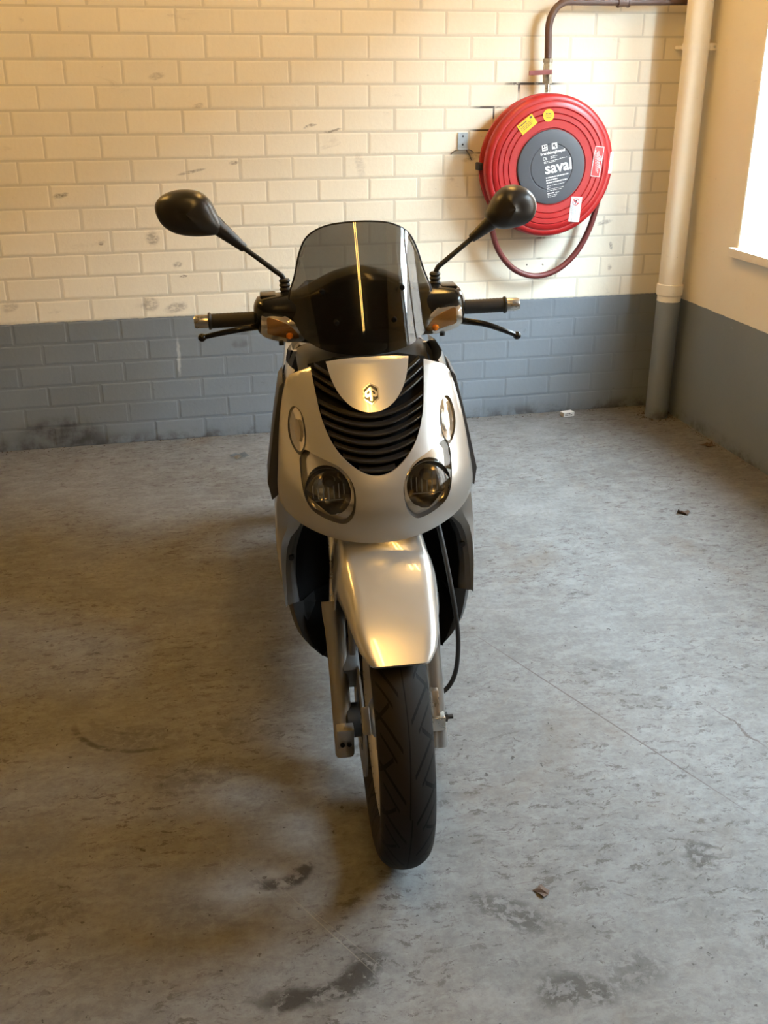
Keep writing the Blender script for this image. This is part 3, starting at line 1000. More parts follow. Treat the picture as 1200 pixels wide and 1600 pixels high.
def smoothi(t, xs, ys):                   # monotone-ish smooth interpolation
    if t <= xs[0]: return ys[0]
    if t >= xs[-1]: return ys[-1]
    for i in range(1, len(xs)):
        if t <= xs[i]:
            h = xs[i] - xs[i - 1]
            s = (t - xs[i - 1]) / h
            def sl(k):
                if k == 0: return (ys[1] - ys[0]) / (xs[1] - xs[0])
                if k == len(xs) - 1: return (ys[-1] - ys[-2]) / (xs[-1] - xs[-2])
                return (ys[k + 1] - ys[k - 1]) / (xs[k + 1] - xs[k - 1])
            a, b = sl(i - 1) * h, sl(i) * h
            return (2 * s ** 3 - 3 * s * s + 1) * ys[i - 1] + (s ** 3 - 2 * s * s + s) * a + (-2 * s ** 3 + 3 * s * s) * ys[i] + (s ** 3 - s * s) * b

NZ = [.60, .655, .70, .75, .80, .85, .90, .95, 1.0]
NY = [.045, .010, .000, .008, .034, .070, .112, .158, .208]
def nose_y(x, z):
    t = min(.985, abs(x) / .205)
    return smoothi(z, NZ, NY) + .2 * (1 - math.sqrt(1 - t * t))
def nose(off):
    return lambda x, z: Vector((x, nose_y(x, z) + off, z))

# ---- front cover (nose) with V cut-out for the grille and holes for the lamps
V_OUT = [(.106, .946), (.100, .905), (.092, .866), (.076, .830), (.053, .804), (.025, .786), (0, .781)]
TONGUE = [(.077, .955), (.069, .928), (.057, .907), (.039, .890), (.018, .881), (0, .879)]
vc = catmull([(x, z) for x, z in V_OUT] + [(-x, z) for x, z in reversed(V_OUT[:-1])], False, 5)
edge_half = [(.140, .932), (.152, .922), (.160, .905), (.172, .850), (.180, .783), (.1845, .740), (.182, .715), (.168, .698), (.145, .684), (.108, .671), (.070, .662), (.030, .657)]
low = catmull([(.106, .946)] + edge_half + [(0, .656)] + [(-x, z) for x, z in reversed(edge_half)] + [(-.106, .946)], False, 4)
nose_out = low[:-1] + list(reversed(vc))[:-1]
HEAD = [(.128, .8175), (.113, .813), (.0905, .805), (.067, .7955), (.051, .7785), (.0435, .758), (.0445, .732), (.0505, .7125), (.064, .699), (.081, .6995), (.104, .707), (.1235, .7185), (.1345, .740), (.1385, .768), (.139, .792), (.1375, .8045)]
POSL = [(.143, .882), (.130, .875), (.124, .852), (.1255, .826), (.1365, .8075), (.150, .819), (.1565, .842), (.1525, .870)]
head_c = catmull(HEAD, True, 4)
pos_c = catmull(POSL, True, 4)
mir = lambda L: [(-x, z) for x, z in reversed(L)]
def shrink(L, d):
    cx = sum(p[0] for p in L) / len(L)
    cz = sum(p[1] for p in L) / len(L)
    out = []
    for x, z in L:
        r = math.hypot(x - cx, z - cz)
        k = (r - d) / r
        out.append((cx + (x - cx) * k, cz + (z - cz) * k))
    return out
patch(nose_out, nose(0), [head_c, mir(head_c), pos_c, mir(pos_c)], .008, .004).build('front_cover', M['silver'], sc, angle=50)
tongue_full = [(x, z) for x, z in TONGUE]
tc_ = catmull(tongue_full + [(-x, z) for x, z in reversed(tongue_full[:-1])], False, 5)
tongue_out = tc_ + [(-.05, .959), (-.02, .961), (.02, .961), (.05, .959)]
crest = patch(tongue_out, lambda x, z: nose(-.003)(x, z), [], .008, .006).build('badge_panel', M['silver'], sc, angle=50)

# ---- hexagon badge
bd_y = lambda x, z: nose_y(x, z) - .0042
badge = empty('badge', (0, 0, 0)); badge.parent = sc
hexa = lambda r: [(r * math.sin(i * PI / 3), .907 + r * math.cos(i * PI / 3)) for i in range(6)]
patch(hexa(.0168), lambda x, z: Vector((x, bd_y(x, z), z)), [hexa(.0142)], .004, .003).build('badge_rim', M['chrome'], badge, smooth=False)
patch(hexa(.0146), lambda x, z: Vector((x, bd_y(x, z) + .0008, z)), [], .006, .002).build('badge_field', M['black_gloss'], badge, smooth=False)
# emblem: arrow-headed stem with a loop on each side
def em(pts, holes=()):
    return patch([(x, .907 + z) for x, z in pts], lambda x, z: Vector((x, bd_y(x, z) - .0004, z)), [[(x, .907 + z) for x, z in h] for h in holes], .003, .002)
em([(.0021, -.0105), (.0021, .0085), (0, .0112), (-.0021, .0085), (-.0021, -.0105)]).build('emblem_stem', M['chrome'], badge, smooth=False)
lp = catmull([(.0015, .0085), (.0070, .0055), (.0108, .0025), (.0110, -.0030), (.0075, -.0055), (.0030, -.0035), (.0015, -.0030)], True, 4)
lh = catmull([(.0025, .0050), (.0062, .0030), (.0078, .0008), (.0062, -.0012), (.0025, .0004)], True, 4)
for s in (-1, 1):
    f = (lambda L: L) if s > 0 else mir
    em(f(lp), [f(lh)]).build('emblem_loop', M['chrome'], badge, smooth=False)

# ---- grille: backing and curved slats
grille = empty('grille', (0, 0, 0)); grille.parent = sc
gout = catmull([(x * 1.03 + .002, z - .002) for x, z in V_OUT[:-1]] + [(0, .777)] + [(-x * 1.03 - .002, z - .002) for x, z in reversed(V_OUT[:-1])], False, 5)
patch(gout + [(-.06, .957), (.06, .957)], nose(.024), [], .012, .004).build('grille_backing', M['inner_black'], grille)
vfull = vc + []
tfull = tongue_out
for k in range(13):
    zc = .7875 + .0138 * k
    f = lambda x: zc + 2.5 * x * x - 14 * x ** 4 + (.12 * abs(x) if k > 6 else 0)
    runs, cur = [], []
    for i in range(-60, 61):
        x = i * .0018
        z = f(x)
        vz = None
        ok = inside((x, z), vfull + [(-.106, 1.0), (.106, 1.0)]) and not inside((x, z), [(a * 1.0, b - .0015) for a, b in tongue_out]) and z < .948 - .05 * max(0, abs(x) - .08)
        if ok: cur.append(x)
        elif cur:
            runs.append(cur); cur = []
    if cur: runs.append(cur)
    for rn in runs:
        if len(rn) < 4: continue
        rows = []
        for x in rn:
            z = f(x)
            y = nose_y(x, z)
            rows.append([(x, y + .004, z + .0012), (x, y + .0032, z - .0008), (x, y + .005, z - .0034), (x, y + .020, z - .0010), (x, y + .020, z + .0030)])
        MB().grid(rows, True, True, True).build('slat', M['slat'], grille, angle=30)

# ---- lamps in the nose
def lamp_wall(L, d0, d1):
    mb = MB()
    rows = [[nose(d0)(x, z) for x, z in L], [nose(d1)(x, z) for x, z in shrink(L, .002)]]
    return mb.grid(rows, True)
for s in (-1, 1):
    f = (lambda L: L) if s > 0 else mir
    H = empty('headlight', (0, 0, 0)); H.parent = sc
    hc = f(head_c)
    lamp_wall(hc, .0005, .036).build('lamp_bezel', M['trim'], H)
    inner = shrink(hc, .0025)
    CXZ = (s * .0905, .750)
    circ = [(CXZ[0] + .040 * math.cos(a), CXZ[1] + .043 * math.sin(a)) for a in [i * 2 * PI / 36 for i in range(36)]]
    patch(inner, nose(.016), [shrink(circ, .0)] if all(inside(p, inner) for p in circ) else [[p for p in circ if inside(p, shrink(inner, .002))]], .008, .002).build('lamp_surround', M['reflector'], H)
    # round reflector bowl
    y0 = nose_y(*CXZ)
    bowl = MB()
    rows = []
    for r, d in ((.0425, .014), (.040, .026), (.034, .038), (.024, .047), (.012, .052), (.0005, .053)):
        rows.append([(CXZ[0] + r * math.cos(a), nose_y(CXZ[0] + r * math.cos(a), CXZ[1]) * .5 + y0 * .5 + d, CXZ[1] + r * 1.06 * math.sin(a)) for a in [i * 2 * PI / 36 for i in range(36)]])
    bowl.grid(rows, True).build('reflector_bowl', M['smoke_chrome'], H, angle=60)
    # facets of the bowl (upright flutes) and the bulb cap
    fl = MB()
    for q in range(-3, 4):
        fl.obox((CXZ[0] + q * .0095, y0 + .033 + .0006 * abs(q) ** 2, CXZ[1] - .006), (.0009, 0, 0), (0, .004, 0), (0, 0, .018 - abs(q) * .002))
    fl.obox((CXZ[0], y0 + .031, CXZ[1] - .022), (.030, 0, 0), (0, .003, 0), (0, 0, .0007))
    fl.build('reflector_flute', M['smoke_chrome'], H, smooth=False)
    cap = MB()
    cap.lathe([(.0, y0 + .014), (.0075, y0 + .015), (.0095, y0 + .018), (.0095, y0 + .045)], c=(CXZ[0] - s * .002, 0, CXZ[1] + .016), n=20)
    cap.build('bulb_cap', M['glass_dark'], H)
    rg_ = MB().lathe([(.0100, y0 + .028), (.0125, y0 + .026), (.0125, y0 + .045)], c=(CXZ[0] - s * .002, 0, CXZ[1] + .016), n=20).build('bulb_ring', M['smoke_chrome'], H)
    lens = patch(shrink(hc, .0012), lambda x, z: nose(.0015 - .005 * max(0, 1 - ((x - CXZ[0]) ** 2 + (z - CXZ[1]) ** 2) / .045 ** 2))(x, z), [], .008, 0)
    lens.build('lens', M['lens'], H)
    # position lamp above
    Pm = empty('position_lamp', (0, 0, 0)); Pm.parent = sc
    pc = f(pos_c)
    lamp_wall(pc, .0005, .020).build('lamp_bezel', M['trim'], Pm)
    pcx = (s * .139, .846)
    patch(shrink(pc, .0032), lambda x, z: nose(.016 - .008 * min(1, ((x - pcx[0]) ** 2 / .012 ** 2 + (z - pcx[1]) ** 2 / .034 ** 2)))(x, z), [], .005, .001).build('reflector_bowl', M['reflector'], Pm)
    patch([(pcx[0] + .0055 * math.cos(a), pcx[1] - .002 + .017 * math.sin(a)) for a in [i * 2 * PI / 20 for i in range(20)]], nose(.0065), [], .005, .003).build('bulb_window', M['smoke_chrome'], Pm)
    patch(shrink(pc, .001), lambda x, z: nose(.001 - .006 * max(0, 1 - ((x - pcx[0]) ** 2 / .016 ** 2 + (z - pcx[1]) ** 2 / .038 ** 2)))(x, z), [], .005, 0).build('lens', M['lens'], Pm)

# ---- charcoal side trims of the leg shield
for s in (-1, 1):
    tr = [(.160, .918), (.168, .907), (.184, .835), (.208, .712), (.202, .675), (.188, .688), (.1845, .72), (.181, .765), (.171, .850), (.158, .908)]
    mb = MB()
    fr = [(s * x, .195 + (x - .165) * .25, z) for x, z in tr]
    bk = [(s * (x + .003), .31, z) for (x, z), p in zip(tr, fr)]
    mb.grid([fr, bk], True, True, True)
    mb.build('side_trim', M['trim'], sc, bevel=.003)

# ---- silver sides of the cover between nose and leg shield
for s in (-1, 1):
    rows = []
    for z in [.690 + i * .0225 for i in range(12)]:
        ex_ = interp(z, [.69, .715, .74, .783, .85, .905, .922, .94], [.165, .180, .182, .178, .170, .158, .151, .135])
        y0 = nose_y(ex_, z) + .002
        w = interp(z, [.68, .74, .85, .94], [.184, .183, .172, .152])
        rows.append([(s * ex_ * .985, y0, z), (s * (ex_ + w) / 2, y0 + .03, z), (s * w, y0 + .075, z), (s * (w - .002), .36, z), (s * (w - .012), .42, z)])
    MB().grid(rows).build('cover_side', M['silver'], sc)

# ---- leg shield: silver side panels, grey inner strips, black wheel well, charcoal belly
for s in (-1, 1):
    rows, grow = [], []
    for i in range(16):
        z = .725 - i * (.725 - .438) / 15
        w = interp(z, [.44, .5, .55, .6, .66, .73], [.196, .202, .204, .203, .199, .188])
        si = interp(z, [.44, .52, .565, .59, .615, .65, .73], [.192, .189, .183, .174, .152, .135, .13])
        rows.append([(s * si, .206, z), (s * ((si + w) / 2 + .001), .198, z), (s * (w - .004), .206, z), (s * w, .226, z), (s * (w + .002), .27, z), (s * (w - .002), .34, z), (s * (w - .012), .40, z)])
        g = interp(z, [.44, .505, .56, .60, .62, .73], [.166, .170, .164, .149, .138, .125])
        grow.append([(s * g, .232, z), (s * (g + .002), .220, z), (s * (g + si) / 2, .209, z), (s * (si + .001), .207, z)])
    MB().grid(rows).build('leg_shield_side', M['silver'], sc)
    strip = MB().grid(grow[3:]).build('inner_strip', M['grey_plastic'], sc)
    MB().lathe([(.0, .2035), (.0052, .2035), (.006, .206), (.006, .215)], c=(s * .1755, 0, .546), n=14).build('screw', M['black'], strip)
rows = []
for i in range(14):
    z = .73 - i * (.73 - .30) / 13
    g = interp(z, [.30, .36, .44, .505, .56, .60, .62, .73], [.13, .155, .166, .170, .164, .149, .138, .125])
    rows.append([(g * u, .222 + (1 - abs(u) ** 2.2) * .12, z) for u in (-1, -.95, -.85, -.65, -.35, 0, .35, .65, .85, .95, 1)])
MB().grid(rows).build('wheel_well', M['inner_black'], sc)
rows = []
for z, b in ((.442, .1945), (.41, .1915), (.38, .187), (.35, .180), (.32, .165), (.295, .146), (.275, .122), (.262, .09)):
    yf = .205 + (.442 - z) * .25
    rows.append([(u * b, y, z) for u, y in ((-.98, .42), (-1, .30), (-.985, yf + .02), (-.93, yf), (-.82, yf + .01), (-.7, yf + .05), (-.4, yf + .10), (0, yf + .11), (.4, yf + .10), (.7, yf + .05), (.82, yf + .01), (.93, yf), (.985, yf + .02), (1, .30), (.98, .42))])
MB().grid([r[:6] for r in rows]).build('belly_panel', M['belly'], sc)
MB().grid([r[9:] for r in rows]).build('belly_panel', M['belly'], sc)
MB().grid([r[4:11] for r in rows]).build('belly_inner', M['inner_black'], sc)
# rider side of the leg shield
patch([(.126, .925), (.137, .915), (.152, .87), (.178, .75), (.19, .6), (.185, .44), (.16, .34), (-.16, .34), (-.185, .44), (-.19, .6), (-.178, .75), (-.152, .87), (-.137, .915), (-.126, .925), (-.09, .918), (-.075, .90), (.075, .90), (.09, .918)],
      lambda x, z: Vector((x, .445 - (.9 - z) * .06 + (abs(x) / .19) ** 4 * -.02, z)), [], .03, .03).build('knee_panel', M['grey_plastic'], sc)
rows = []
for i in range(9):
    y = .215 + i * .029
    hw = interp(y, [.215, .30, .45], [.118, .130, .138])
    rows.append([(u * hw, y, .893 + .028 * (i / 8) ** .7 + .012 * (1 - abs(u) ** 3) - .03 * max(0, abs(u) - .85)) for u in (-1, -.9, -.75, -.5, -.25, 0, .25, .5, .75, .9, 1)])
MB().grid(rows).build('shield_top', M['grey_plastic'], sc)
for s in (-1, 1):
    f = (lambda L: L) if s > 0 else mir
    e = patch(f([(.132, .918), (.141, .918), (.168, .868), (.174, .80), (.160, .80), (.153, .868)]), lambda x, z: Vector((x, .418 - (.9 - z) * .06, z)), [], .02, .012).build('shield_edge', M['silver'], sc)
    MB().tube([(s * .1415, .42, .920), (s * .1685, .418, .869), (s * .1755, .414, .80)], .0028, 8).build('edge_piping', M['black'], e)
    if s < 0:
        mk = MB()
        for q, (a, b) in enumerate(((0, .004), (.006, .003), (.011, .0045), (.017, .003))):
            mk.obox((-.158 - a * .25, .4155, .889 - a * 1.1), (.0032, 0, .001), (0, .0008, 0), (0, 0, b * .4))
            mk.obox((-.161 - a * .25, .4155, .889 - a * 1.1), (.0006, 0, 0), (0, .0008, 0), (0, 0, b * .55))
        mk.build('edge_marking', M['black'], e, smooth=False)

# ---- front mudguard (turns with the fork)
rows = []
FY = [.11, .07, .045, .025, .005, -.02, -.05, -.08, -.11, -.14, -.165, -.185, -.197, -.2015]
for y in FY:
    zc = smoothi(-y, [-.11, -.02, .05, .11, .16, .2015], [.668, .647, .623, .590, .558, .525])
    W = smoothi(-y, [-.11, -.02, .05, .08, .15, .185, .2015], [.097, .096, .089, .084, .075, .067, .056])
    D = interp(-y, [-.11, -.045, -.025, -.005, .02, .05, .11, .16, .2015], [.165, .150, .130, .085, .066, .056, .032, .012, .002])
    row = []
    for j in range(25):
        u = -1 + 2 * j / 24
        a = abs(u)
        # flat crown, soft shoulder, near vertical skirt
        if a < .55: x, d = a / .55 * .70, .06 * (a / .55) ** 2
        else:
            t = (a - .55) / .45
            ang = t * PI / 2
            x = .70 + .30 * math.sin(ang)
            d = .06 + .94 * (1 - math.cos(ang))
        row.append((math.copysign(x * W, u) if u else 0, y + (.022 * d * min(1, max(0, (-y - .1) / .08))), zc - D * d))
    rows.append(row)
rows.append([(p[0] * .97, p[1] + .004, p[2] - .006) for p in rows[-1]])
mg = MB().grid(rows).build('front_mudguard', M['silver'], sc, xf=FT, angle=60)
md = mg.modifiers.new('thickness', 'SOLIDIFY'); md.thickness = .003; md.offset = -1
# dark inner apron under the mudguard front
MB().tube([(-.03, -.10, .560), (.03, -.10, .560)], .008, 10).build('mudguard_stay', M['black'], sc, xf=FT)

# ---- fork
fy = lambda z: -.012 + (z - .285) * math.tan(RAKE)
for s in (-1, 1):
    fk = empty('fork_leg', (0, 0, 0)); fk.parent = sc
    X = -.094 if s < 0 else .090
    zs = [.230, .236, .30, .36, .42, .455, .475, .50]
    rs = [.016, .0185, .0185, .0185, .0192, .0205, .023, .0235]
    MB().tube([(X, fy(z), z) for z in zs], rs, 20).build('slider', M['alloy'], fk, xf=FT)
    MB().tube([(X * .97, fy(.47), .47), (X * .86, fy(.56), .56), (X * .86, fy(.70), .70)], .0145, 16).build('stanchion', M['steel'], fk, xf=FT)
    if s < 0:
        blk = MB().obox((X + .002, fy(.262) - .012, .266), (.0165, 0, 0), (0, .013, 0), (0, -.010, .036))
        blk.build('axle_clamp', M['alloy'], fk, xf=FT, bevel=.003)
        for q in (-.0045, .0085):
            MB().tube([(X + q, -.052, .2645), (X + q, -.030, .2645)], .0046, 12).build('bolt_hole', M['inner_black'], fk, xf=FT)
    else:
        blk = MB().obox((X - .003, -.026, .285), (.016, 0, 0), (0, .018, 0), (0, 0, .015))
        blk.obox((X - .004, -.018, .318), (.008, 0, 0), (0, .010, 0), (0, .013, .026))
        blk.build('axle_clamp', M['steel'], fk, xf=FT, bevel=.003)
        MB().tube([(X + .012, -.020, .285), (X + .020, -.020, .285)], .0095, 6).tube([(X + .019, -.020, .285), (X + .031, -.020, .285)], .005, 10).build('axle_nut', M['black'], fk, xf=FT)
# speedometer cable looping down to the right of the fork
MB().tube(catmull([(.105, .20, .70), (.118, .10, .62), (.131, .055, .52), (.139, .045, .44), (.138, .045, .38), (.130, .045, .335), (.112, .045, .305), (.085, .04, .30)], False, 6), .0048, 10).build('brake_hose', M['rubber'], sc)

# ---- wheels
def tyre_uv(o, cy, n):
    me = o.data
    uv = me.uv_layers.new(name='UVMap')
    for p in me.polygons:
        angs = []
        for li in p.loop_indices:
            co = me.vertices[me.loops[li].vertex_index].co
            angs.append(math.atan2(co.z, co.y))
        ref = angs[0]
        for li, a in zip(p.loop_indices, angs):
            while a - ref > PI: a -= 2 * PI
            while a - ref < -PI: a += 2 * PI
            co = me.vertices[me.loops[li].vertex_index].co
            uv.data[li].uv = (a / (2 * PI) * n, co.x)

def wheel(cy, R, wid, rimr, xf, steer):
    W = empty('front_wheel' if steer else 'rear_wheel', (0, 0, 0)); W.parent = sc
    h = wid / 2
    C = (0, cy, R)
    prof = []
    for i in range(25):                       # rounded crown
        t = -1 + 2 * i / 24
        a = t * math.radians(82)
        x = h * math.sin(a) / math.sin(math.radians(82)) * (.985 + .015 * math.cos(a))
        r = R - (1 - math.cos(a)) * h * .80
        prof.append((r, x))
    prof += [(R - .060, h * .97), (rimr + .004, h * .80), (rimr - .006, h * .62), (rimr - .006, -h * .62), (rimr + .004, -h * .80), (R - .060, -h * .97)]
    t = MB().lathe(prof, axis='X', n=96, closed=True)
    # build about the origin for the UV angles, then move
    o = t.build('tyre', M['tyre'], W, angle=60)
    tyre_uv(o, cy, 19)
    for v in o.data.vertices:
        p = Vector((v.co.x, v.co.y + cy, v.co.z + R))
        v.co = xf(p) if xf else p
    rm = MB().lathe([(rimr + .002, -h * .72), (rimr - .004, -h * .66), (rimr - .012, -h * .50), (rimr - .022, -h * .30), (rimr - .022, h * .30), (rimr - .012, h * .50), (rimr - .004, h * .66), (rimr + .002, h * .72), (rimr - .002, 0)], C, 'X', 72, closed=True)
    rm.build('rim', M['rim'], W, xf=xf)
    for k in range(5):
        a0 = 2 * PI * k / 5 + .35
        d = Vector((0, math.cos(a0), math.sin(a0)))
        n_ = Vector((0, -math.sin(a0), math.cos(a0)))
        sp = MB()
        rows = []
        for r, hw, ht in ((.035, .018, .022), (.10, .014, .018), (rimr - .012, .020, .020)):
            c = Vector(C) + d * r
            rows.append([c + n_ * hw * a + Vector((ht * b, 0, 0)) for a, b in ((-1, -.6), (-.6, -1), (.6, -1), (1, -.6), (1, .6), (.6, 1), (-.6, 1), (-1, .6))])
        sp.grid(rows, True, True, True).build('spoke', M['rim'], W, xf=xf)
    MB().lathe([(.0, -.045), (.02, -.045), (.036, -.035), (.042, -.02), (.042, .02), (.036, .035), (.02, .045), (.0, .045)], C, 'X', 32).build('hub', M['rim'], W, xf=xf)
    if steer:
        MB().lathe([(.060, -.0560), (.110, -.0560), (.110, -.0600), (.060, -.0600)], C, 'X', 64, closed=True).build('brake_disc', M['engine'], W, xf=xf)
        MB().tube([(-.11, cy, R), (.105, cy, R)], .008, 12).build('axle', M['steel'], W, xf=xf)
    return W
wheel(0, .285, .099, .203, FT, True)
wheel(1.455, .285, .135, .180, None, False)
# front caliper and bracket beside the disc
cal = MB().obox((-.070, .065, .375), (.017, 0, 0), (0, .030, .020), (0, -.022, .034))
cal.build('brake_caliper', M['engine'], sc, xf=FT, bevel=.006)
cr = []
for i in range(9):
    a = math.radians(136 + i * 2.8)
    cr.append([(-.064, .132 * math.cos(a), .285 + .132 * math.sin(a)), (-.050, .137 * math.cos(a), .285 + .137 * math.sin(a)), (-.048, .120 * math.cos(a), .285 + .120 * math.sin(a)), (-.064, .112 * math.cos(a), .285 + .112 * math.sin(a))])
MB().grid(cr, True, True, True).build('disc_guard', M['alloy'], sc, xf=FT, bevel=.002)
MB().tube([(-.066, .02, .42), (-.068, .05, .55), (-.07, .09, .64)], .006, 10).build('brake_pipe', M['engine'], sc, xf=FT)
MB().lathe([(.0, -.090), (.026, -.090), (.034, -.084), (.034, -.060), (.0, -.060)], (0, 0, .285), 'X', 24).build('hub_spacer', M['black'], sc, xf=FT)

# ---- handlebar cowl
def superell(n, e): 
    out = []
    for i in range(n):
        a = 2 * PI * i / n
        c, s = math.cos(a), math.sin(a)
        out.append((math.copysign(abs(c) ** e, c), math.copysign(abs(s) ** e, s)))
    return out
SE = superell(32, .72)
rows = []
XS = [0, .05, .09, .12, .15, .19, .208, .213]
for x in [-.2135, -.211, -.204, -.19, -.17, -.15, -.135, -.12, -.105, -.09, -.07, -.05, -.025, 0, .025, .05, .07, .09, .105, .12, .135, .15, .17, .19, .204, .211, .2135]:
    a = abs(x)
    zl = smoothi(a, XS, [.936, .938, .941, .945, .951, .962, .970, .985])
    zh = smoothi(a, XS, [1.090, 1.079, 1.060, 1.046, 1.043, 1.040, 1.034, 1.018])
    yf = smoothi(a, XS, [.290, .297, .316, .330, .337, .340, .350, .368])
    yb = smoothi(a, XS, [.475, .472, .466, .458, .45, .44, .432, .42])
    cy_, cz_ = (yf + yb) / 2, (zl + zh) / 2
    rows.append([(x, cy_ - u * (yb - yf) / 2, cz_ + v * (zh - zl) / 2) for u, v in SE])
MB().grid(rows, True, True, True).build('handlebar_cowl', M['black_gloss'], sc, xf=ST, angle=60)
MB().lathe([(.0, 0), (.04, 0), (.055, -.02), (.055, -.09), (.0, -.09)], (0, .385, .945), 'Z', 28).build('steering_column', M['black'], sc, xf=ST)
for s in (-1, 1):
    MB().obox((s * .183, .40, 1.0385), (.016, 0, 0), (0, .024, 0), (0, 0, .0045)).build('reservoir_cap', M['black_gloss'], sc, xf=ST, bevel=.003)

# ---- windscreen
def scr(x, z):
    return Vector((x, .240 + (z - .94) * .47 + .078 * (abs(x) / .15) ** 2.0, z))
so = [(0, 1.180), (.050, 1.176), (.082, 1.165), (.103, 1.148), (.117, 1.120), (.1285, 1.080), (.142, 1.042), (.141, 1.015), (.132, .990), (.115, .967), (.075, .951), (0, .945)]
bolt_xz = [(.078, 1.056), (.056, 1.002)]
scrout = catmull(so + [(-x, z) for x, z in reversed(so[1:-1])], True, 4)
ws = patch(scrout, scr, [], .010, .003).build('windscreen', M['screen'], sc, xf=ST, angle=50)
patch_edge = [scr(x, z) + Vector((0, .0015, 0)) for x, z in scrout]
half_e = [p for p in patch_edge if p.z > 1.0]
top = sorted(half_e, key=lambda p: math.atan2(p.x, p.z - .9))
MB().tube(top, .0018, 6).build('edge_piping', M['black'], ws, xf=ST)
for x, z in bolt_xz:
    for s in (-1, 1):
        p = scr(s * x, z)
        MB().lathe([(.0, -.004), (.0042, -.0035), (.0055, .000), (.0055, .012)], p, 'Y', 14).build('screen_bolt', M['inner_black'], ws, xf=ST)

# ---- turn signals at both ends of the cowl
for s in (-1, 1):
    f = (lambda L: L) if s > 0 else mir
    T = empty('turn_signal', (0, 0, 0)); T.parent = sc
    so_ = catmull(f([(.118, .957), (.124, .978), (.136, .997), (.158, 1.011), (.178, 1.0145), (.1965, 1.0145), (.2005, .990), (.200, .972), (.178, .960), (.150, .953)]), True, 3)
    sy = lambda x, z: smoothi(abs(x), XS, [.290, .297, .316, .330, .337, .340, .350, .368]) + .012 * ((z - .99) / .03) ** 2
    patch(so_, lambda x, z: Vector((x, sy(x, z) - .004, z)), [], .008, .008).build('reflector_bowl', M['reflector'], T, xf=ST)
    sb_ = shrink(so_, .008)
    patch(shrink(so_, .012), lambda x, z: Vector((x, sy(x, z) - .0055, z)), [], .008, .003).build('lamp_chamber', M['amber_chamber'], T, xf=ST)
    MB().lathe([(.0, -.0075), (.0045, -.006), (.007, 0), (.0045, .006), (.0, .0075)], (s * .146, sy(.146, .969) - .008, .969), 'Y', 16).build('bulb', M['bulb'], T, xf=ST)
    cx_ = sum(p[0] for p in so_) / len(so_)
    patch(so_, lambda x, z: Vector((x, sy(x, z) - .008 - .012 * max(0, 1 - ((x - cx_) / .045) ** 2) * max(0, 1 - ((z - .985) / .034) ** 2), z)), [], .008, 0).build('lens', M['lens'], T, xf=ST)
    MB().tube([(s * .163, .352, .948), (s * .163, .352, .958)], .0055, 10).build('signal_screw', M['black'], T, xf=ST)

# ---- grips, bar ends, levers
for s in (-1, 1):
    g = MB()
    rows = []
    for i in range(29):
        x = .205 + i * (.305 - .205) / 28
        r = .0142 + (.0006 if i % 2 else 0) + (.0025 if i in (0, 1, 27, 28) else 0)
        rows.append((r, s * x))
    rows = [(.002, rows[0][1])] + rows + [(.002, rows[-1][1])]
    gr = g.lathe(rows, (0, .40, .993), 'X', 24).build('grip', M['rubber'], sc, xf=ST, angle=20)
    MB().lathe([(.0, s * .304), (.0125, s * .304), (.0132, s * .309), (.0132, s * .328), (.0115, s * .333), (.0, s * .334)], (0, .40, .993), 'X', 24).build('bar_end', M['steel'], gr, xf=ST)
    MB().tube([(s * .20, .40, .993), (s * .21, .40, .993)], .019, 20).build('grip_flange', M['black'], gr, xf=ST)
    pts = [(-.198, .37, .984), (-.225, .352, .986), (-.25, .345, .9845), (-.288, .347, .9785), (-.318, .352, .972)] if s < 0 else \
          [(.20, .37, .973), (.225, .352, .972), (.25, .345, .968), (.288, .347, .953), (.318, .352, .939)]
    lv = MB().tube(catmull(pts, False, 5), [.0072 - .0024 * i / 20 for i in range(21)], 12).build('brake_lever', M['black_gloss'], sc, xf=ST)
    e = pts[-1]
    bl = []
    for i in range(9):
        a = -PI / 2 + PI * i / 8
        bl.append((max(.0004, .0085 * math.cos(a)), .0085 * math.sin(a)))
    MB().lathe(bl, e, 'Y', 16).build('lever_ball', M['black_gloss'], lv, xf=ST)

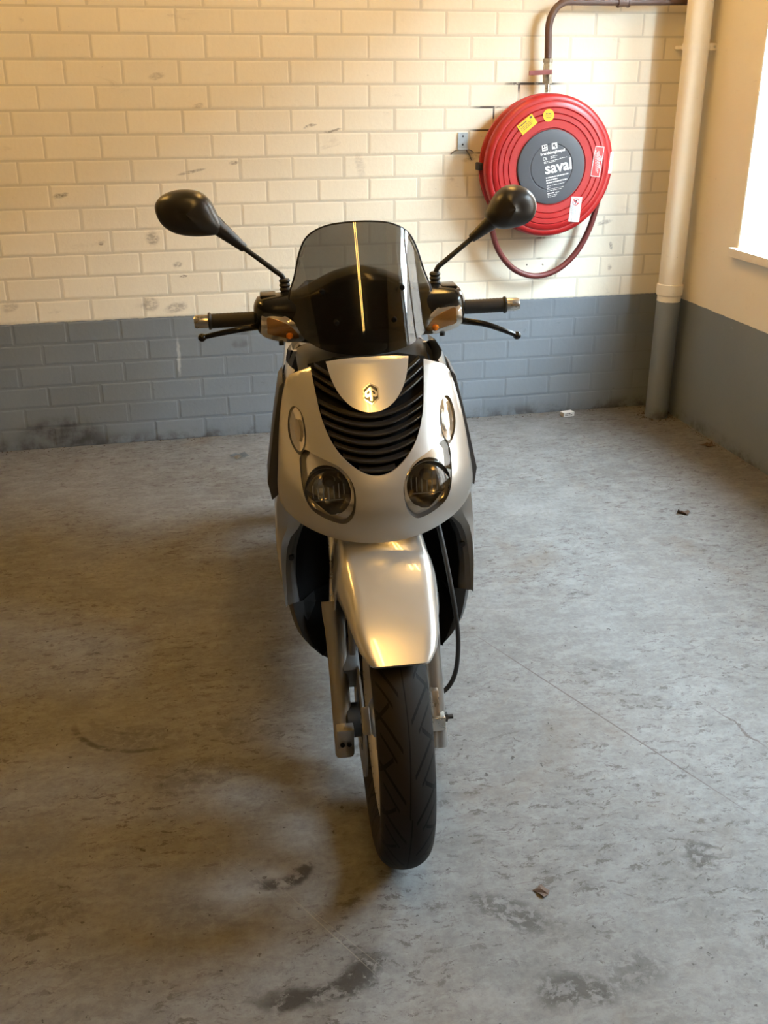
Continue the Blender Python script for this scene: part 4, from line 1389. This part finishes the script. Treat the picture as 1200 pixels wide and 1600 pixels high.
# ---- mirrors
def mirror(s, outline, neck0, neck1, stem, cen):
    mr = empty('mirror', (0, 0, 0)); mr.parent = sc
    ol = catmull(outline, True, 5)
    rows = []
    for k, d in ((1.0, .016), (1.0, .006), (.985, -.002), (.94, -.010), (.86, -.017), (.72, -.023), (.52, -.0275), (.28, -.030), (.02, -.031)):
        rows.append([(cen[0] + (x - cen[0]) * k, .40 + d + .10 * abs(x - neck0[0]) * .5, cen[1] + (z - cen[1]) * k) for x, z in ol])
    MB().grid(rows, True, True, True).build('mirror_shell', M['mirror_shell'], mr, xf=ST, angle=60)
    gl = [(cen[0] + (x - cen[0]) * .94, .417 + .10 * abs(x - neck0[0]) * .5, cen[1] + (z - cen[1]) * .94) for x, z in ol]
    MB()._add(gl, [tuple(range(len(gl)))]).build('mirror_glass', M['mirror'], mr, xf=ST, smooth=False)
    a, b = Vector(neck0), Vector(neck1)
    pp, rr = [], []
    for i in range(19):
        t = i / 18
        pp.append(a.lerp(b, t))
        rr.append((.0105 * (1 - t) ** 1.1 + .0085) * (1 if i else .6) + (.0006 if i % 2 else 0))
    MB().tube(pp, rr, 16).build('mirror_neck', M['mirror_shell'], mr, xf=ST, angle=30)
    MB().tube(catmull(stem, False, 5), .0052, 10).build('mirror_stem', M['black'], mr, xf=ST)
    bx = stem[-1]
    pr = []
    for i in range(9):
        pr.append((.0118 if i % 2 else .0092, .002 + i * .0042))
    MB().lathe([(.0, .0)] + pr + [(.0, .036)], (bx[0], bx[1], bx[2] - .004), 'Z', 16).build('stem_boot', M['rubber'], mr, xf=ST, angle=20)
mirror(-1, [(-.387, 1.212), (-.380, 1.230), (-.360, 1.242), (-.332, 1.2465), (-.300, 1.242), (-.281, 1.226), (-.270, 1.202), (-.262, 1.180), (-.268, 1.163), (-.292, 1.159), (-.325, 1.160), (-.356, 1.168), (-.378, 1.186)],
       (-.286, .404, 1.190), (-.222, .420, 1.130), [(-.226, .420, 1.133), (-.195, .420, 1.108), (-.165, .420, 1.083), (-.151, .420, 1.071), (-.1475, .420, 1.055), (-.147, .418, 1.035)], (-.326, 1.205))
mirror(1, [(.262, 1.173), (.270, 1.192), (.283, 1.213), (.300, 1.226), (.322, 1.229), (.346, 1.221), (.361, 1.205), (.366, 1.186), (.360, 1.166), (.344, 1.153), (.320, 1.147), (.292, 1.146), (.270, 1.155)],
       (.292, .404, 1.174), (.236, .420, 1.127), [(.240, .420, 1.130), (.210, .420, 1.107), (.180, .420, 1.084), (.166, .420, 1.072), (.161, .420, 1.055), (.160, .418, 1.033)], (.315, 1.188))

# ---- rear of the machine: floorboard, tunnel, body, seat, engine, exhaust, stand
rows = []
for y in (.40, .46, .55, .65, .75, .82):
    w = interp(y, [.40, .5, .7, .82], [.17, .185, .19, .18])
    rows.append([(u * w, y, z) for u, z in ((-1, .33), (-1.02, .30), (-.9, .25), (-.5, .22), (.5, .22), (.9, .25), (1.02, .30), (1, .33), (.9, .345), (.45, .347), (.32, .40), (.2, .425), (0, .43), (-.2, .425), (-.32, .40), (-.45, .347), (-.9, .345))])
MB().grid(rows, True, True, True).build('floorboard', M['belly'], sc)
rows = []
for y, w, zl, zh in ((.72, .12, .36, .70), (.80, .165, .34, .735), (.95, .19, .38, .745), (1.15, .195, .46, .75), (1.35, .185, .54, .775), (1.55, .155, .62, .80), (1.72, .10, .70, .80), (1.80, .05, .74, .78)):
    rows.append([(u * w, y, (zl + zh) / 2 + v * (zh - zl) / 2) for u, v in superell(24, .55)])
MB().grid(rows, True, True, True).build('rear_body', M['silver'], sc)
rows = []
for y, w, zl, zh in ((.70, .07, .70, .745), (.76, .11, .72, .785), (.90, .145, .735, .80), (1.08, .155, .74, .795), (1.20, .155, .745, .805), (1.30, .15, .76, .825), (1.45, .14, .77, .825), (1.58, .11, .775, .815), (1.64, .05, .78, .80)):
    rows.append([(u * w, y, (zl + zh) / 2 + v * (zh - zl) / 2) for u, v in superell(24, .6)])
MB().grid(rows, True, True, True).build('seat', M['seat'], sc, angle=60)
MB().tube([(-.13, 1.42, .80), (-.14, 1.60, .80), (-.10, 1.78, .80), (.10, 1.78, .80), (.14, 1.60, .80), (.13, 1.42, .80)], .012, 10).build('grab_rail', M['grey_plastic'], sc)
MB().obox((0, 1.79, .735), (.06, 0, 0), (0, .02, 0), (0, 0, .022)).build('tail_light', M['sticker_red'], sc, bevel=.006)
rows = []
for y, w, zc_, hh in ((1.80, .055, .66, .02), (1.72, .07, .65, .03), (1.60, .075, .635, .02), (1.45, .078, .615, .015)):
    rows.append([(u * w, y, zc_ + v * hh) for u, v in superell(16, .6)])
MB().grid(rows, True, True, True).build('rear_mudguard', M['black'], sc)
MB().obox((.115, 1.22, .30), (.045, 0, 0), (0, .27, 0), (0, 0, .075)).build('engine_case', M['engine'], sc, bevel=.02)
MB().obox((0, .99, .30), (.09, 0, 0), (0, .14, 0), (0, 0, .10)).build('engine_block', M['engine'], sc, bevel=.02)
MB().tube([(.0, 1.455, .285), (.13, 1.455, .285)], .02, 14).build('rear_axle', M['engine'], sc)
MB().tube(catmull([(-.05, .90, .24), (-.10, 1.0, .20), (-.135, 1.12, .24), (-.14, 1.25, .27), (-.145, 1.60, .36)], False, 5), [.018] * 11 + [.03, .045, .05, .052, .052, .052, .052, .05, .045, .02], 18).build('exhaust', M['engine'], sc)
for s in (-1, 1):
    MB().tube([(s * .12, 1.40, .33), (s * .13, 1.52, .62)], .022, 14).build('rear_shock', M['black'], sc)
stn = MB()
for s in (-1, 1):
    stn.tube(catmull([(s * .09, 1.05, .22), (s * .14, 1.10, .12), (s * .155, 1.14, .012 + s * .007)], False, 4), .011, 10)
stn.tube([(-.12, 1.08, .15), (.12, 1.08, .15)], .010, 10)
stn.build('centre_stand', M['black'], sc)

# ================================================================== litter on the floor
def scrap(name, mat, loc, sz, seed, label, cat, flat=.3, group=None, n=7):
    r = random.Random(seed)
    mb = MB()
    rows = []
    for i in range(4):
        rows.append([(sz * (i / 3 - .5) + r.uniform(-.1, .1) * sz, sz * .8 * (j / 3 - .5) + r.uniform(-.12, .12) * sz, .0012 + abs(r.gauss(0, flat)) * sz * .35) for j in range(4)])
    mb.grid(rows)
    lo_ = min(v[2] for v in mb.v)
    mb.v = [(x, y, z - lo_ + .0004) for x, y, z in mb.v]
    o = mb.build(name, mat, None, smooth=False)
    md_ = o.modifiers.new('thickness', 'SOLIDIFY'); md_.thickness = .0008; md_.offset = 1
    o.location = loc
    o.rotation_euler = (0, 0, r.uniform(0, 6))
    return tag(o, label, cat, group)
scrap('plastic_scrap', M['plastic_scrap'], (.732, -.279, 0), .06, 3, 'crumpled clear plastic scrap on the floor left of the scooter', 'scrap', .45)
bx_ = MB().box(-.028, .028, -.017, .017, 0, .020).build('paper_box', M['sticker_white'], None, smooth=False, bevel=.002)
bx_.location = (2.242, -.068, 0); bx_.rotation_euler = (0, 0, .15)
tag(bx_, 'tiny white paper box lying by the foot of the grey wall', 'box')
lines_block(bx_, 'small_print', M['print_dark'], [(-.02, .016, .006, .004), (-.02, .008, .013, .003)], -.0172, 0, (0, 0))
for i, (x, y, s, lab) in enumerate(((2.662, -.585, .045, 'curled brown leaf lying against the right wall'), (2.685, -.135, .05, 'brown dry leaf behind the downpipe foot'),
                                    (2.215, -1.223, .04, 'dark brown leaf scrap on open floor at the right'), (1.063, -2.84, .026, 'crumpled brown leaf scrap to the right of the front wheel'))):
    scrap('dry_leaf', M['leaf'], (x, y, 0), s, 20 + i, lab, 'leaf', .4)
r9 = random.Random(5)
db = MB()
def crumb(x, y, s):
    a = r9.uniform(0, 6)
    v = [(x + s * r9.uniform(.5, 1) * math.cos(a + q * 2.1), y + s * r9.uniform(.5, 1) * math.sin(a + q * 2.1), 0.0003) for q in range(3)] + [(x, y, s * r9.uniform(.4, .8))]
    db._add(v, [(0, 1, 3), (1, 2, 3), (2, 0, 3), (0, 2, 1)])
for i in range(260):       # crumbs gathered along the foot of the walls
    crumb(r9.uniform(-.3, 2.69), -abs(r9.gauss(0, .018)) - .003, r9.uniform(.0015, .006))
for i in range(120):
    a = r9.uniform(0, 2 * PI); d = .055 + abs(r9.gauss(0, .02))
    x, y = 2.635 + d * math.cos(a), -.165 + d * math.sin(a)
    if x < 2.70 and y < -.006: crumb(x, y, r9.uniform(.002, .008))
for i in range(90):
    crumb(2.705 - abs(r9.gauss(0, .012)), r9.uniform(-1.6, -.02), r9.uniform(.0015, .006))
tag(db.build('dirt_crumbs', M['dirt'], None, smooth=False), 'loose dirt crumbs along the foot of the walls', 'dirt', kind='stuff')
